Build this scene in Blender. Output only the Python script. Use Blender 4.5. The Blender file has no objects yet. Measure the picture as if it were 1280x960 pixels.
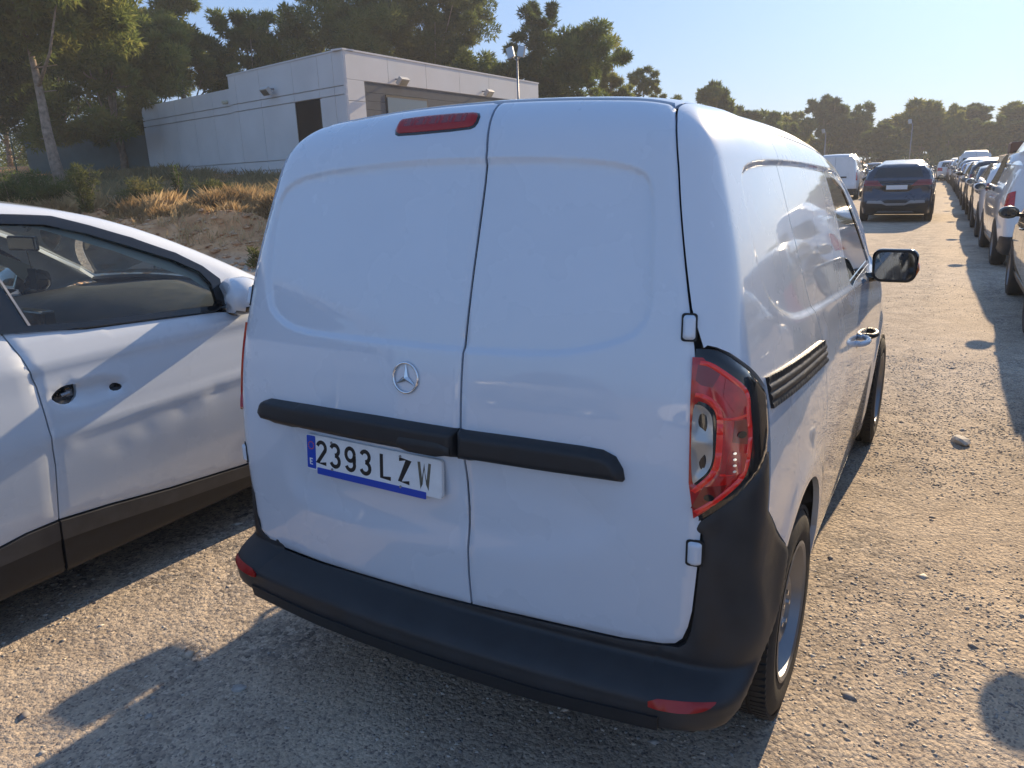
import bpy, bmesh, math, random
import numpy as np
from mathutils import Vector, Matrix, geometry
random.seed(7); rng=np.random.default_rng(7)
SC=bpy.context.scene; COL=SC.collection
R=math.radians
# ---------------- camera ----------------
cd=bpy.data.cameras.new('camera'); camo=bpy.data.objects.new('camera',cd); COL.objects.link(camo)
CP=np.array([1.2258,-1.4350,1.6911]); YAW,PIT,ROL,FPX=-.5353,-.2700,-.0357,953.0
cy,sy,cp,sp=math.cos(YAW),math.sin(YAW),math.cos(PIT),math.sin(PIT)
CF=np.array([sy*cp,cy*cp,sp]); CR=np.array([cy,-sy,0.]); CU=np.cross(CR,CF)
c_,s_=math.cos(ROL),math.sin(ROL); CR,CU=c_*CR+s_*CU,-s_*CR+c_*CU
camo.matrix_world=Matrix([[CR[0],CU[0],-CF[0],CP[0]],[CR[1],CU[1],-CF[1],CP[1]],[CR[2],CU[2],-CF[2],CP[2]],[0,0,0,1]])
cd.sensor_fit='HORIZONTAL'; cd.sensor_width=36; cd.lens=36*FPX/1280; cd.clip_start=.05; cd.clip_end=3000
SC.camera=camo
# ---------------- light ----------------
SUN_EL,SUN_AZ=R(20.5),R(4.3)       # azimuth from +Y towards +X
w=bpy.data.worlds.new('World'); SC.world=w; w.use_nodes=True
nt=w.node_tree; nt.nodes.clear()
sky=nt.nodes.new('ShaderNodeTexSky'); sky.sky_type='NISHITA'; sky.sun_disc=False
sky.sun_elevation=SUN_EL; sky.sun_rotation=SUN_AZ; sky.altitude=50; sky.air_density=1.0; sky.dust_density=1.1; sky.ozone_density=2.0
bg=nt.nodes.new('ShaderNodeBackground'); bg.inputs[1].default_value=.15
gam=nt.nodes.new('ShaderNodeGamma'); gam.inputs[1].default_value=.38; tin=nt.nodes.new('ShaderNodeMix'); tin.data_type='RGBA'; tin.blend_type='MULTIPLY'; tin.inputs[0].default_value=1; tin.inputs[7].default_value=(.68,1.01,1.55,1)
wo=nt.nodes.new('ShaderNodeOutputWorld'); nt.links.new(sky.outputs[0],gam.inputs[0]); nt.links.new(gam.outputs[0],tin.inputs[6]); nt.links.new(tin.outputs[2],bg.inputs[0]); nt.links.new(bg.outputs[0],wo.inputs[0])
sl=bpy.data.lights.new('sun','SUN'); sl.energy=4.8; sl.angle=R(.53); sl.color=(1,.77,.50)
so=bpy.data.objects.new('sun',sl); COL.objects.link(so)
sd=Vector((math.sin(SUN_AZ)*math.cos(SUN_EL),math.cos(SUN_AZ)*math.cos(SUN_EL),math.sin(SUN_EL)))
so.rotation_euler=sd.to_track_quat('Z','Y').to_euler(); so.location=(8,30,20)
SC.view_settings.view_transform='Standard'; SC.view_settings.look='None'; SC.view_settings.exposure=1.0; SC.view_settings.gamma=1
# ---------------- materials ----------------
def mat(name,col,rough=.5,metal=0,coat=0,spec=.5,trans=0,ior=1.45,coat_rough=.03,noise=0,nscale=8,bump=0,bscale=60,alpha=1):
    m=bpy.data.materials.new(name); m.use_nodes=True; n=m.node_tree.nodes; l=m.node_tree.links
    b=n['Principled BSDF']; b.inputs['Base Color'].default_value=(*col,1); b.inputs['Roughness'].default_value=rough
    b.inputs['Metallic'].default_value=metal; b.inputs['Coat Weight'].default_value=coat; b.inputs['Coat Roughness'].default_value=coat_rough
    b.inputs['Specular IOR Level'].default_value=spec; b.inputs['Transmission Weight'].default_value=trans; b.inputs['IOR'].default_value=ior
    tc=n.new('ShaderNodeTexCoord')
    if noise:
        t=n.new('ShaderNodeTexNoise'); t.inputs['Scale'].default_value=nscale; t.inputs['Detail'].default_value=8; l.new(tc.outputs['Object'],t.inputs['Vector'])
        r=n.new('ShaderNodeMapRange'); r.inputs[1].default_value=.3; r.inputs[2].default_value=.7; r.inputs[3].default_value=1-noise; r.inputs[4].default_value=1+noise*.6
        l.new(t.outputs[0],r.inputs[0])
        mx=n.new('ShaderNodeMix'); mx.data_type='RGBA'; mx.blend_type='MULTIPLY'; mx.inputs[0].default_value=1; mx.inputs[6].default_value=(*col,1)
        l.new(r.outputs[0],mx.inputs[7]); l.new(mx.outputs[2],b.inputs['Base Color'])
        r2=n.new('ShaderNodeMapRange'); r2.inputs[1].default_value=.3; r2.inputs[2].default_value=.75; r2.inputs[3].default_value=rough*.85; r2.inputs[4].default_value=min(1,rough*1.25)
        l.new(t.outputs[0],r2.inputs[0]); l.new(r2.outputs[0],b.inputs['Roughness'])
    if bump:
        t=n.new('ShaderNodeTexNoise'); t.inputs['Scale'].default_value=bscale; t.inputs['Detail'].default_value=4; l.new(tc.outputs['Object'],t.inputs['Vector'])
        bp=n.new('ShaderNodeBump'); bp.inputs['Strength'].default_value=bump; bp.inputs['Distance'].default_value=.004
        l.new(t.outputs[0],bp.inputs['Height']); l.new(bp.outputs[0],b.inputs['Normal'])
    return m
def glassmat(name,tint,refl=1.0,dirt=.0):
    m=bpy.data.materials.new(name); m.use_nodes=True; n=m.node_tree.nodes; l=m.node_tree.links; n.clear()
    o=n.new('ShaderNodeOutputMaterial'); mx=n.new('ShaderNodeMixShader'); fr=n.new('ShaderNodeFresnel'); fr.inputs[0].default_value=1.5
    mm=n.new('ShaderNodeMath'); mm.operation='MULTIPLY'; mm.inputs[1].default_value=refl; mm.use_clamp=True
    t=n.new('ShaderNodeBsdfTransparent'); t.inputs[0].default_value=(*tint,1); g=n.new('ShaderNodeBsdfGlossy'); g.inputs['Roughness'].default_value=.01
    l.new(fr.outputs[0],mm.inputs[0]); l.new(mm.outputs[0],mx.inputs[0]); l.new(t.outputs[0],mx.inputs[1]); l.new(g.outputs[0],mx.inputs[2])
    last=mx
    if dirt:
        d=n.new('ShaderNodeBsdfDiffuse'); d.inputs[0].default_value=(.5,.47,.42,1); m2=n.new('ShaderNodeMixShader')
        tn=n.new('ShaderNodeTexNoise'); tn.inputs['Scale'].default_value=9; tn.inputs['Detail'].default_value=7
        mr=n.new('ShaderNodeMapRange'); mr.inputs[1].default_value=.35; mr.inputs[2].default_value=.8; mr.inputs[3].default_value=dirt*.3; mr.inputs[4].default_value=dirt
        l.new(tn.outputs[0],mr.inputs[0]); l.new(mr.outputs[0],m2.inputs[0]); l.new(mx.outputs[0],m2.inputs[1]); l.new(d.outputs[0],m2.inputs[2]); last=m2
    l.new(last.outputs[0],o.inputs[0]); return m
M={}
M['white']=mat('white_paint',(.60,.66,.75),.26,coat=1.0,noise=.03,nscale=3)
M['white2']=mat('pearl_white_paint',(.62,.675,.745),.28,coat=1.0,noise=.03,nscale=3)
M['liner']=mat('dark_liner',(.012,.012,.014),.7)
M['bumper']=mat('textured_black_plastic',(.028,.030,.034),.46,noise=.25,nscale=14,bump=.12,bscale=700)
M['blackpl']=mat('black_plastic',(.018,.019,.022),.42,noise=.2,nscale=20)
M['gloss']=mat('gloss_black',(.012,.012,.013),.08,coat=.6)
M['rubber']=mat('tyre_rubber',(.030,.029,.028),.78,noise=.4,nscale=12,bump=.3,bscale=90)
M['seal']=mat('rubber_seal',(.012,.012,.012),.6)
M['steel']=mat('wheel_silver',(.27,.28,.30),.42,metal=.8,noise=.12,nscale=9)
M['chrome']=mat('chrome',(.75,.76,.78),.07,metal=1)
M['glass']=glassmat('tinted_window',(.35,.42,.40),1.0,.05)
M['glass_clear']=glassmat('side_window_glass',(.84,.92,.90),1.0,.05)
M['dkglass']=mat('dark_car_glass',(.012,.016,.018),.04,coat=1.0)
M['red']=mat('red_lamp_plastic',(.50,.008,.006),.12,coat=1.0,spec=.6,noise=.3,nscale=30)
M['redb']=mat('bright_red_light_guide',(.85,.02,.012),.14,coat=1.0)
M['redd']=mat('dark_red_lamp_plastic',(.20,.006,.006),.18,coat=1.0)
M['brake']=mat('dull_red_brake_lens',(.34,.010,.010),.30,coat=.25)
M['bowl']=mat('lamp_reflector_bowl',(.30,.33,.37),.30,metal=.9,coat=1.0)
M['plate']=mat('number_plate_white',(.74,.76,.78),.35,noise=.05,nscale=30)
M['ink']=mat('plate_black_ink',(.012,.012,.014),.4)
M['inkgrey']=mat('worn_grey_ink',(.13,.12,.09),.5,noise=.3,nscale=80)
M['blue']=mat('plate_blue',(.012,.06,.42),.35)
M['mirglass']=mat('mirror_glass',(.10,.12,.15),.03,metal=1)
M['orange']=mat('amber_lamp',(.7,.16,.01),.2,coat=1)
# ---------------- object helpers ----------------
def link(o,parent=None):
    COL.objects.link(o)
    if parent is not None: o.parent=parent
    return o
def thing(name,label,cat,loc=(0,0,0),rotz=0,group=None):
    o=bpy.data.objects.new(name,None); COL.objects.link(o); o.location=loc; o.rotation_euler=(0,0,rotz); o.empty_display_size=.2
    o['label']=label; o['category']=cat
    if group: o['group']=group
    return o
def tag(o,label=None,cat=None,group=None,kind=None):
    if label:o['label']=label
    if cat:o['category']=cat
    if group:o['group']=group
    if kind:o['kind']=kind
    return o
def mobj(name,V,Fc,m,parent=None,N=None,smooth=False):
    me=bpy.data.meshes.new(name); V=np.asarray(V,float)
    if isinstance(Fc,np.ndarray) and Fc.ndim==2:
        k=Fc.shape[1]; me.vertices.add(len(V)); me.vertices.foreach_set('co',V.ravel()); me.loops.add(Fc.size)
        me.loops.foreach_set('vertex_index',Fc.ravel().astype(np.int32)); me.polygons.add(len(Fc))
        me.polygons.foreach_set('loop_start',np.arange(0,Fc.size,k,dtype=np.int32)); me.update(calc_edges=True); me.validate()
    else: me.from_pydata([tuple(v) for v in V],[],[tuple(f) for f in Fc]); me.update()
    if smooth or N is not None: me.polygons.foreach_set('use_smooth',np.ones(len(me.polygons),bool))
    if N is not None and len(me.vertices)==len(N): me.normals_split_custom_set_from_vertices([tuple(n) for n in N])
    for mm in (m if isinstance(m,(list,tuple)) else [m]): me.materials.append(mm)
    o=bpy.data.objects.new(name,me); return link(o,parent)
class MB:
    def __init__(s): s.v=[];s.f=[];s.mi=[]
    def add(s,V,Fc,mi=0):
        b=len(s.v); s.v+= [tuple(v) for v in V]; s.f+=[tuple(i+b for i in f) for f in Fc]; s.mi+=[mi]*len(Fc)
    def box(s,x0,x1,y0,y1,z0,z1,mi=0,M4=None):
        V=[(x,y,z) for z in(z0,z1) for y in(y0,y1) for x in(x0,x1)]
        if M4 is not None: V=[tuple(M4@Vector(v)) for v in V]
        s.add(V,[(0,2,3,1),(4,5,7,6),(0,1,5,4),(2,6,7,3),(0,4,6,2),(1,3,7,5)],mi)
    def tube(s,pts,r,n=8,mi=0,cap=True):
        pts=[Vector(p) for p in pts]; rs=r if isinstance(r,(list,tuple)) else [r]*len(pts); V=[];Fc=[]
        ref=Vector((0,0,1))
        for i,p in enumerate(pts):
            d=(pts[min(i+1,len(pts)-1)]-pts[max(i-1,0)]).normalized()
            a=d.cross(ref)
            if a.length<.05: a=d.cross(Vector((1,0,0)))
            a.normalize(); b=d.cross(a)
            for k in range(n):
                t=2*math.pi*k/n; V.append(p+(a*math.cos(t)+b*math.sin(t))*rs[i])
        for i in range(len(pts)-1):
            for k in range(n): Fc.append((i*n+k,i*n+(k+1)%n,(i+1)*n+(k+1)%n,(i+1)*n+k))
        if cap: Fc+= [tuple(range(n-1,-1,-1)),tuple(range((len(pts)-1)*n,len(pts)*n))]
        s.add(V,Fc,mi)
    def lathe(s,prof,c,axis='x',n=48,mi=0,close=False):
        V=[];Fc=[];m=len(prof)
        for k in range(n):
            t=2*math.pi*k/n; ct,st=math.cos(t),math.sin(t)
            for a,r in prof:
                V.append((c[0]+a,c[1]+r*ct,c[2]+r*st) if axis=='x' else (c[0]+r*ct,c[1]+r*st,c[2]+a) if axis=='z' else (c[0]+r*ct,c[1]+a,c[2]+r*st))
        for k in range(n):
            k2=(k+1)%n
            for j in range(m-1 if not close else m):
                j2=(j+1)%m; Fc.append((k*m+j,k*m+j2,k2*m+j2,k2*m+j))
        s.add(V,Fc,mi)
    def build(s,name,m,parent=None,smooth=False,bevel=0,auto=None):
        o=mobj(name,s.v,s.f,m,parent,smooth=smooth)
        if isinstance(m,(list,tuple)): o.data.polygons.foreach_set('material_index',s.mi)
        if bevel:
            b=o.modifiers.new('bevel','BEVEL'); b.width=bevel; b.segments=2; b.limit_method='ANGLE'; b.angle_limit=R(35)
        if auto: o.data.set_sharp_from_angle(angle=R(auto))
        return o
# ---------------- implicit surface kit ----------------
def spl(xs,ys):
    xs=np.array(xs,float);ys=np.array(ys,float);h=np.diff(xs);d=np.diff(ys)/h
    m=np.empty_like(xs);m[0]=d[0];m[-1]=d[-1];m[1:-1]=(d[:-1]*h[1:]+d[1:]*h[:-1])/(h[:-1]+h[1:])
    def f(x):
        x=np.asarray(x,float);c=np.clip(x,xs[0],xs[-1]);i=np.clip(np.searchsorted(xs,c,side='right')-1,0,len(xs)-2)
        t=(c-xs[i])/h[i];t2=t*t;t3=t2*t
        v=ys[i]*(2*t3-3*t2+1)+h[i]*m[i]*(t3-2*t2+t)+ys[i+1]*(3*t2-2*t3)+h[i]*m[i+1]*(t3-t2)
        return v+np.where(x<xs[0],(x-xs[0])*m[0],0)+np.where(x>xs[-1],(x-xs[-1])*m[-1],0)
    return f
def smax(a,b,k):
    h=np.clip(.5+.5*(a-b)/k,0,1);return b+(a-b)*h+k*h*(1-h)
def sst(a,b,x):
    t=np.clip((x-a)/(b-a),0,1);return t*t*(3-2*t)
def inpoly(P,poly):
    x,y=P[:,0],P[:,1];r=np.zeros(len(P),bool);q=np.roll(poly,-1,0)
    for (x0,y0),(x1,y1) in zip(poly,q):
        if y0==y1: continue
        c=((y0>y)!=(y1>y))&(x<(x1-x0)*(y-y0)/(y1-y0)+x0); r^=c
    return r
def edist(P,poly,closed=True):
    q=np.roll(poly,-1,0); d=np.full(len(P),1e9)
    for k in range(len(poly)-(0 if closed else 1)):
        a,b=poly[k],q[k]; ab=b-a; L=ab@ab+1e-12; t=np.clip(((P-a)@ab)/L,0,1)
        e=P-a-t[:,None]*ab; d=np.minimum(d,(e*e).sum(1))
    return np.sqrt(d)
def sdist(P,poly):   # negative inside
    return edist(P,poly)*np.where(inpoly(P,poly),-1,1)
def chaikin(p,n=2,closed=True):
    p=np.array(p,float)
    for _ in range(n):
        q=np.roll(p,-1,0)
        if closed: p=np.stack([.75*p+.25*q,.25*p+.75*q],1).reshape(-1,2)
        else:
            a=.75*p[:-1]+.25*p[1:];b=.25*p[:-1]+.75*p[1:];p=np.concatenate([p[:1],np.stack([a,b],1).reshape(-1,2),p[-1:]])
    return p
def dens(p,step,closed=True):
    p=np.array(p,float);o=[];n=len(p)
    for i in range(n if closed else n-1):
        a,b=p[i],p[(i+1)%n];L=np.linalg.norm(b-a)
        if L<1e-6: continue
        k=max(1,int(math.ceil(L/step)))
        for j in range(k): o.append(a+(b-a)*j/k)
    if not closed:o.append(p[-1])
    return np.array(o)
def shrink(p,d):
    p=np.array(p,float); A=np.roll(p,1,0);B=np.roll(p,-1,0); t=B-A; t/=np.linalg.norm(t,axis=1,keepdims=True)+1e-9
    n=np.stack([-t[:,1],t[:,0]],1); ar=np.sum(p[:,0]*B[:,1]-B[:,0]*p[:,1])
    if ar<0:n=-n
    return p+n*d
def cross(F,O,D,t0,t1,K=28):
    n=len(O); s0=None; a=np.full(n,t0,float);b=np.full(n,t1,float);done=np.zeros(n,bool);pv=None
    ts=np.linspace(t0,t1,K)
    for i,t in enumerate(ts):
        P=O+D*t;s=F(P[:,0],P[:,1],P[:,2])>0
        if i==0:s0=s
        else:
            nw=(~done)&(s!=s0); a[nw]=ts[i-1];b[nw]=t;done|=nw
    for _ in range(20):
        m=(a+b)/2;P=O+D*m[:,None];s=(F(P[:,0],P[:,1],P[:,2])>0)!=s0
        b=np.where(s,m,b);a=np.where(s,a,m)
    return O+D*b[:,None]
def grad(F,P,e=.003):
    x,y,z=P.T;g=np.stack([F(x+e,y,z)-F(x-e,y,z),F(x,y+e,z)-F(x,y-e,z),F(x,y,z+e)-F(x,y,z-e)],1)
    return g/(np.linalg.norm(g,axis=1,keepdims=True)+1e-12)
class Wrap:
    def __init__(s,xc=.60,yc=.55,zc=1.60,R=.3,Rv=.25,T=4.5): s.xc,s.yc,s.zc,s.R,s.Rv,s.T=xc,yc,zc,R,Rv,T
    def rays(s,uv):
        u=uv[:,0];v=uv[:,1];sg=np.where(u<0,-1,1);u=np.abs(u)
        al=np.clip((u-s.xc)/s.R,0,math.pi/2);ph=np.clip((v-s.zc)/s.Rv,0,math.pi/2)
        ox=np.minimum(u,s.xc);oy=s.yc+np.maximum(0,u-s.xc-s.R*math.pi/2);oz=np.minimum(v,s.zc)
        O=np.stack([ox*sg,oy,oz],1);D=np.stack([np.sin(al)*np.cos(ph)*sg,-np.cos(al)*np.cos(ph),np.sin(ph)],1);return O,D
    def surf(s,F,uv):
        O,D=s.rays(uv);return cross(F,O,D,0.,1.1)
    def inv(s,P):
        P=np.atleast_2d(np.array(P,float));x=P[:,0];sg=np.where(x<0,-1,1);x=np.abs(x);y=P[:,1];z=P[:,2]
        dx=x-s.xc;dy=s.yc-y
        h=np.where(dy<=0,dx,np.where(dx<=0,dy,np.hypot(dx,dy)))
        u=np.where(dy<=0,s.xc+s.R*math.pi/2-dy,np.where(dx<=0,x,s.xc+s.R*np.arctan2(dx,dy)))
        v=np.where(z<=s.zc,z,s.zc+s.Rv*np.arctan2(z-s.zc,h));return np.stack([u*sg,v],1)
class Plane:
    # kind: 'side' (y,z) from +x ; 'top' (x,y) from above ; 'front' (x,z) from +y ; 'rear' (x,z) from -y
    def __init__(s,kind,far=3.0,yr=None): s.k=kind;s.far=far
    def surf(s,F,uv):
        n=len(uv);O=np.zeros((n,3));D=np.zeros((n,3));a,b=uv[:,0],uv[:,1];f=s.far
        if s.k=='side': O[:]=np.stack([np.full(n,f),a,b],1);D[:,0]=-1
        if s.k=='top': O[:]=np.stack([a,b,np.full(n,f)],1);D[:,2]=-1
        if s.k=='front': O[:]=np.stack([a,np.full(n,6.),b],1);D[:,1]=-1
        if s.k=='rear': O[:]=np.stack([a,np.full(n,-4.),b],1);D[:,1]=1
        return cross(F,O,D,0.,f if s.k in('side','top') else 6.,90)
ORG=np.array([0,.87,0.])
def panel(name,F,cv,poly,m,parent=None,step=.02,stepv=None,off=0.,rim=.012,holes=(),mirror=False,smooth_out=0,bstep=None,org=None,extra=None):
    stepv=stepv or step; bstep=bstep or min(step,stepv)*.8
    loops=[]
    for i,p in enumerate([poly]+list(holes)):
        p=chaikin(p,smooth_out) if smooth_out else np.array(p,float)
        loops.append(dens(p,bstep))
    main=loops[0]
    lo,hi=main.min(0),main.max(0)
    gu=np.arange(lo[0]+step*.5,hi[0],step);gv=np.arange(lo[1]+stepv*.5,hi[1],stepv)
    G=np.stack(np.meshgrid(gu,gv,indexing='ij'),-1).reshape(-1,2)
    ins=inpoly(G,main)
    for h in loops[1:]: ins&=~inpoly(G,h)
    G=G[ins]
    if extra is not None: extra=[np.array([q for q in e if True]) for e in extra]
    if extra is not None:
        E_=np.concatenate(extra);k_=inpoly(E_,main)
        for h in loops[1:]:k_&=~inpoly(E_,h)
        E_=E_[k_];ke=np.array([np.min(((G-e)**2).sum(1)) for e in E_[:0]])
        cell={};
        kk=np.ones(len(G),bool);
        for s0 in range(0,len(E_),200):
            blk=E_[s0:s0+200];kk&=(((G[:,None]-blk[None])**2).sum(-1).min(1)>(.0045)**2)
        G=np.concatenate([G[kk],E_])
    dd=np.full(len(G),9.)
    for L in loops: dd=np.minimum(dd,edist(G,L)) if len(G) else dd
    G=G[dd>min(step,stepv)*.45]
    vs=[];es=[]
    for L in loops:
        b=len(vs);vs+=[Vector(q) for q in L];n=len(L);es+=[(b+i,b+(i+1)%n) for i in range(n)]
    vs+=[Vector(q) for q in G]
    rv,re,rf,*_=geometry.delaunay_2d_cdt(vs,es,[],0,1e-6)
    V2=np.array([(q.x,q.y) for q in rv]);T=np.array([f for f in rf if len(f)==3])
    ce=V2[T].mean(1);k=inpoly(ce,main)
    for h in loops[1:]:k&=~inpoly(ce,h)
    T=T[k]
    used=np.unique(T);mp=np.full(len(V2),-1);mp[used]=np.arange(len(used));V2=V2[used];T=mp[T]
    P=cv.surf(F,V2)
    # orientation from gradient
    def offs(P,V2):
        N=grad(F,P)
        if callable(off):
            d=np.full(len(V2),9.)
            for L in loops:d=np.minimum(d,edist(V2,L))
            o=off(d,V2)
        else:o=np.full(len(V2),off)
        return P+N*o[:,None],N
    P2,N=offs(P,V2)
    if callable(off):   # normals from geometry
        fn=np.cross(P2[T[:,1]]-P2[T[:,0]],P2[T[:,2]]-P2[T[:,0]])
        sgn=np.sign((fn*N[T[:,0]]).sum(1));fn*=sgn[:,None]
        NN=np.zeros_like(P2)
        for j in range(3):np.add.at(NN,T[:,j],fn)
        NN/=np.linalg.norm(NN,axis=1,keepdims=True)+1e-12
    else:NN=N
    fn=np.cross(P2[T[:,1]]-P2[T[:,0]],P2[T[:,2]]-P2[T[:,0]]);fl=(fn*N[T[:,0]]).sum(1)<0
    T[fl]=T[fl][:,::-1]
    nv=len(P2)
    if rim:
        E={}
        for t in T:
            for a,b in((t[0],t[1]),(t[1],t[2]),(t[2],t[0])):
                if (b,a) in E:del E[(b,a)]
                else:E[(a,b)]=1
        ed=np.array(list(E.keys()))
        if len(ed):
            a,b=ed[:,0],ed[:,1]
            Q=np.concatenate([P2[a],P2[b],P2[b]-N[b]*rim,P2[a]-N[a]*rim]);n=len(ed);ar=np.arange(n)
            rn=np.cross(P2[b]-P2[a],N[a]);rn/=np.linalg.norm(rn,axis=1,keepdims=True)+1e-12
            T2=np.concatenate([np.stack([nv+ar,nv+3*n+ar,nv+2*n+ar],1),np.stack([nv+ar,nv+2*n+ar,nv+n+ar],1)])
            P2=np.concatenate([P2,Q]);NN=np.concatenate([NN,rn,rn,rn,rn]);T=np.concatenate([T,T2])
    o_=ORG if org is None else org
    P2=P2-o_
    if mirror:
        P2=P2*np.array([-1,1,1]);NN=NN*np.array([-1,1,1]);T=T[:,::-1]
    return mobj(name,P2,np.ascontiguousarray(T),m,parent,N=NN)
def shell(name,F,lo,hi,rad,m,parent,n=(14,40,14),org=None):
    # closed coarse skin of an implicit body: rays from an inner box
    lo=np.array(lo,float);hi=np.array(hi,float);Vs=[];Fs=[];b=0
    for ax in range(3):
        for sg in(0,1):
            o=[i for i in range(3) if i!=ax];na,nb=n[o[0]],n[o[1]]
            A,B=np.meshgrid(np.linspace(lo[o[0]],hi[o[0]],na+1),np.linspace(lo[o[1]],hi[o[1]],nb+1),indexing='ij')
            P=np.zeros(A.shape+(3,));P[...,o[0]]=A;P[...,o[1]]=B;P[...,ax]=hi[ax] if sg else lo[ax];P=P.reshape(-1,3)
            Q=np.clip(P,lo+rad,hi-rad);D=P-Q;L=np.linalg.norm(D,axis=1,keepdims=True);D/=L
            S=cross(F,Q,D,0.,1.2,50);Vs.append(S)
            idx=np.arange((na+1)*(nb+1)).reshape(na+1,nb+1)+b
            f=np.stack([idx[:-1,:-1],idx[1:,:-1],idx[1:,1:],idx[:-1,1:]],-1).reshape(-1,4)
            if (ax==1)!=(sg==0): f=f[:,::-1]
            Fs.append(f);b+=len(S)
    V=np.concatenate(Vs);N=grad(F,V);o_=ORG if org is None else org
    return mobj(name,V-o_,np.concatenate(Fs),m,parent,N=N)
# ================= white panel van =================
def stroke(pts,wd):
    pts=np.array(pts,float);n=len(pts);L=[];Rr=[]
    for i in range(n):
        a=pts[max(i-1,0)];b=pts[min(i+1,n-1)];t=(b-a)/np.linalg.norm(b-a);nr=np.array([-t[1],t[0]])
        k=1.
        if 0<i<n-1:
            t1=(pts[i]-a)/np.linalg.norm(pts[i]-a);k=1/max(.55,abs(np.dot(nr,[-t1[1],t1[0]])))
        L.append(pts[i]+nr*wd/2*k);Rr.append(pts[i]-nr*wd/2*k)
    return L,Rr
def rrect(x0,x1,z0,z1,r,n=4):
    o=[]
    for cx,cz,a0 in((x1-r,z1-r,0),(x0+r,z1-r,90),(x0+r,z0+r,180),(x1-r,z0+r,270)):
        for k in range(n+1):
            a=R(a0+90*k/n);o.append((cx+r*math.cos(a),cz+r*math.sin(a)))
    return o

SW=spl([.15,.35,.55,.8,.98,1.1,1.3,1.5,1.7,1.85],[.83,.865,.883,.89,.88,.865,.825,.78,.72,.67])
RY=spl([.1,.4,.6,.8,1.0,1.3,1.6,1.75,1.9],[.15,.135,.13,.125,.13,.165,.235,.275,.32])
RYB=spl([.25,.34,.40,.425,.440,.452,.462,.47,.49,.62,.8],[.062,.036,.030,.036,.062,.100,.127,.134,.134,.130,.128])
TOP=spl([-.2,.3,1.0,2.0,2.4,2.75,3.0,3.7,4.1,4.45],[1.85,1.87,1.885,1.875,1.85,1.79,1.68,1.17,1.08,.95])
def vbase(x,y,z,ry,lw=0,k=.11):
    x=np.abs(x);up=np.clip((z-1.0)/.8,0,1)
    w=SW(z)-.04*np.clip((.9-y)/.9,0,2)**2-.030*sst(.4,3.4,y)-.17*np.clip((y-3.4)/1.1,0,2)**2-.05*up*np.clip((y-.8)/2.2,0,1.5)**1.5
    for yc,zc in((.85,.34),(3.58,.40)):
        d=np.hypot(y-yc,z-zc);w=w+.010*np.exp(-((d-.43)/.07)**2)
    w=w+lw*(1-sst(.5,.72,z))*(1-sst(.8,1.2,y))
    a=smax(x-w,(ry(z)+.045*(x/.75)**2)-y,k)
    a=smax(a,y-(4.46-.12*(x/.8)**2),.2)
    rib=.008*np.cos(np.clip(x,0,.6)/.6*math.pi*3.0)*sst(.75,1.0,y)*(1-sst(2.5,2.7,y))
    a=smax(a,z-(TOP(y)-.05*(x/.75)**2+rib),.13)
    return smax(a,.2-z,.05)
F0=lambda x,y,z:vbase(x,y,z,RY)
FB=lambda x,y,z:vbase(x,y,z,RYB,.028,.14)
REC=chaikin([(.297,1.703),(.428,1.694),(.524,1.678),(.575,1.655),(.590,1.60),(.600,1.50),(.607,1.42),(.610,1.354),(.592,1.305),(.54,1.275),(.447,1.248),(.379,1.236),(.254,1.229),(.119,1.226),(-.055,1.226),(-.29,1.226),(-.498,1.228),(-.596,1.255),(-.650,1.304),(-.662,1.42),(-.655,1.54),(-.630,1.635),(-.560,1.675),(-.436,1.692),(-.242,1.704),(-.03,1.708),(.137,1.706)],1)
LOW=chaikin([(-.60,.70),(-.58,.90),(-.3,.925),(.3,.925),(.54,.90),(.56,.80),(.42,.70),(0,.66),(-.4,.66)],2)
SREC=chaikin([(.50,1.50),(.52,1.64),(.60,1.685),(1.0,1.700),(1.5,1.703),(2.2,1.695),(2.6,1.69),(2.85,1.62),(3.15,1.40),(3.35,1.15),(2.2,1.19),(1.6,1.215),(.95,1.245),(.72,1.275),(.52,1.36)],2)
def F1(x,y,z):
    f=F0(x,y,z)
    rear=(y<.75)&(np.abs(x)<.74)
    if rear.any():
        P=np.stack([x[rear],z[rear]],1);P[:,0]=np.clip(P[:,0],-9,9)
        f[rear]+= .009*(1-sst(-.010,.010,sdist(P,REC)))+.010*(1-sst(-.07,.03,sdist(P,LOW)))
    sd_=(y>.3)&(y<3.5)&(np.abs(x)>.55)&(z>1.1)
    if sd_.any():
        P=np.stack([y[sd_],z[sd_]],1)
        f[sd_]+=.011*(1-sst(-.012,.012,sdist(P,SREC)))
    return f
WR=Wrap()
def side_uv(F,pts):
    P=Plane('side',2.0).surf(F,np.array(pts,float));return WR.inv(P)
RAKE=.0286
van=thing('panel_van','white Mercedes-like panel van seen from behind with plate 2393 LZW'.replace('Mercedes-like ','')+' and black rear bumper','van',(0,.87,0),0)
van.rotation_euler=(-RAKE,0,0)
wells=lambda x,y,z:np.maximum(F0(x,y,z)+.022,np.minimum(.40-np.hypot(y-np.where(y<2.2,.84,3.58),z-np.where(y<2.2,.335,.41)),np.abs(x)-.62))
shell('inner_shell',wells,(-.82,.25,.25),(.82,3.0,1.78),.22,M['liner'],van,(20,50,20))
shell('engine_bay',wells,(-.80,2.8,.25),(.80,4.4,1.02),.20,M['liner'],van,(16,30,12))
G=.0034
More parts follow.
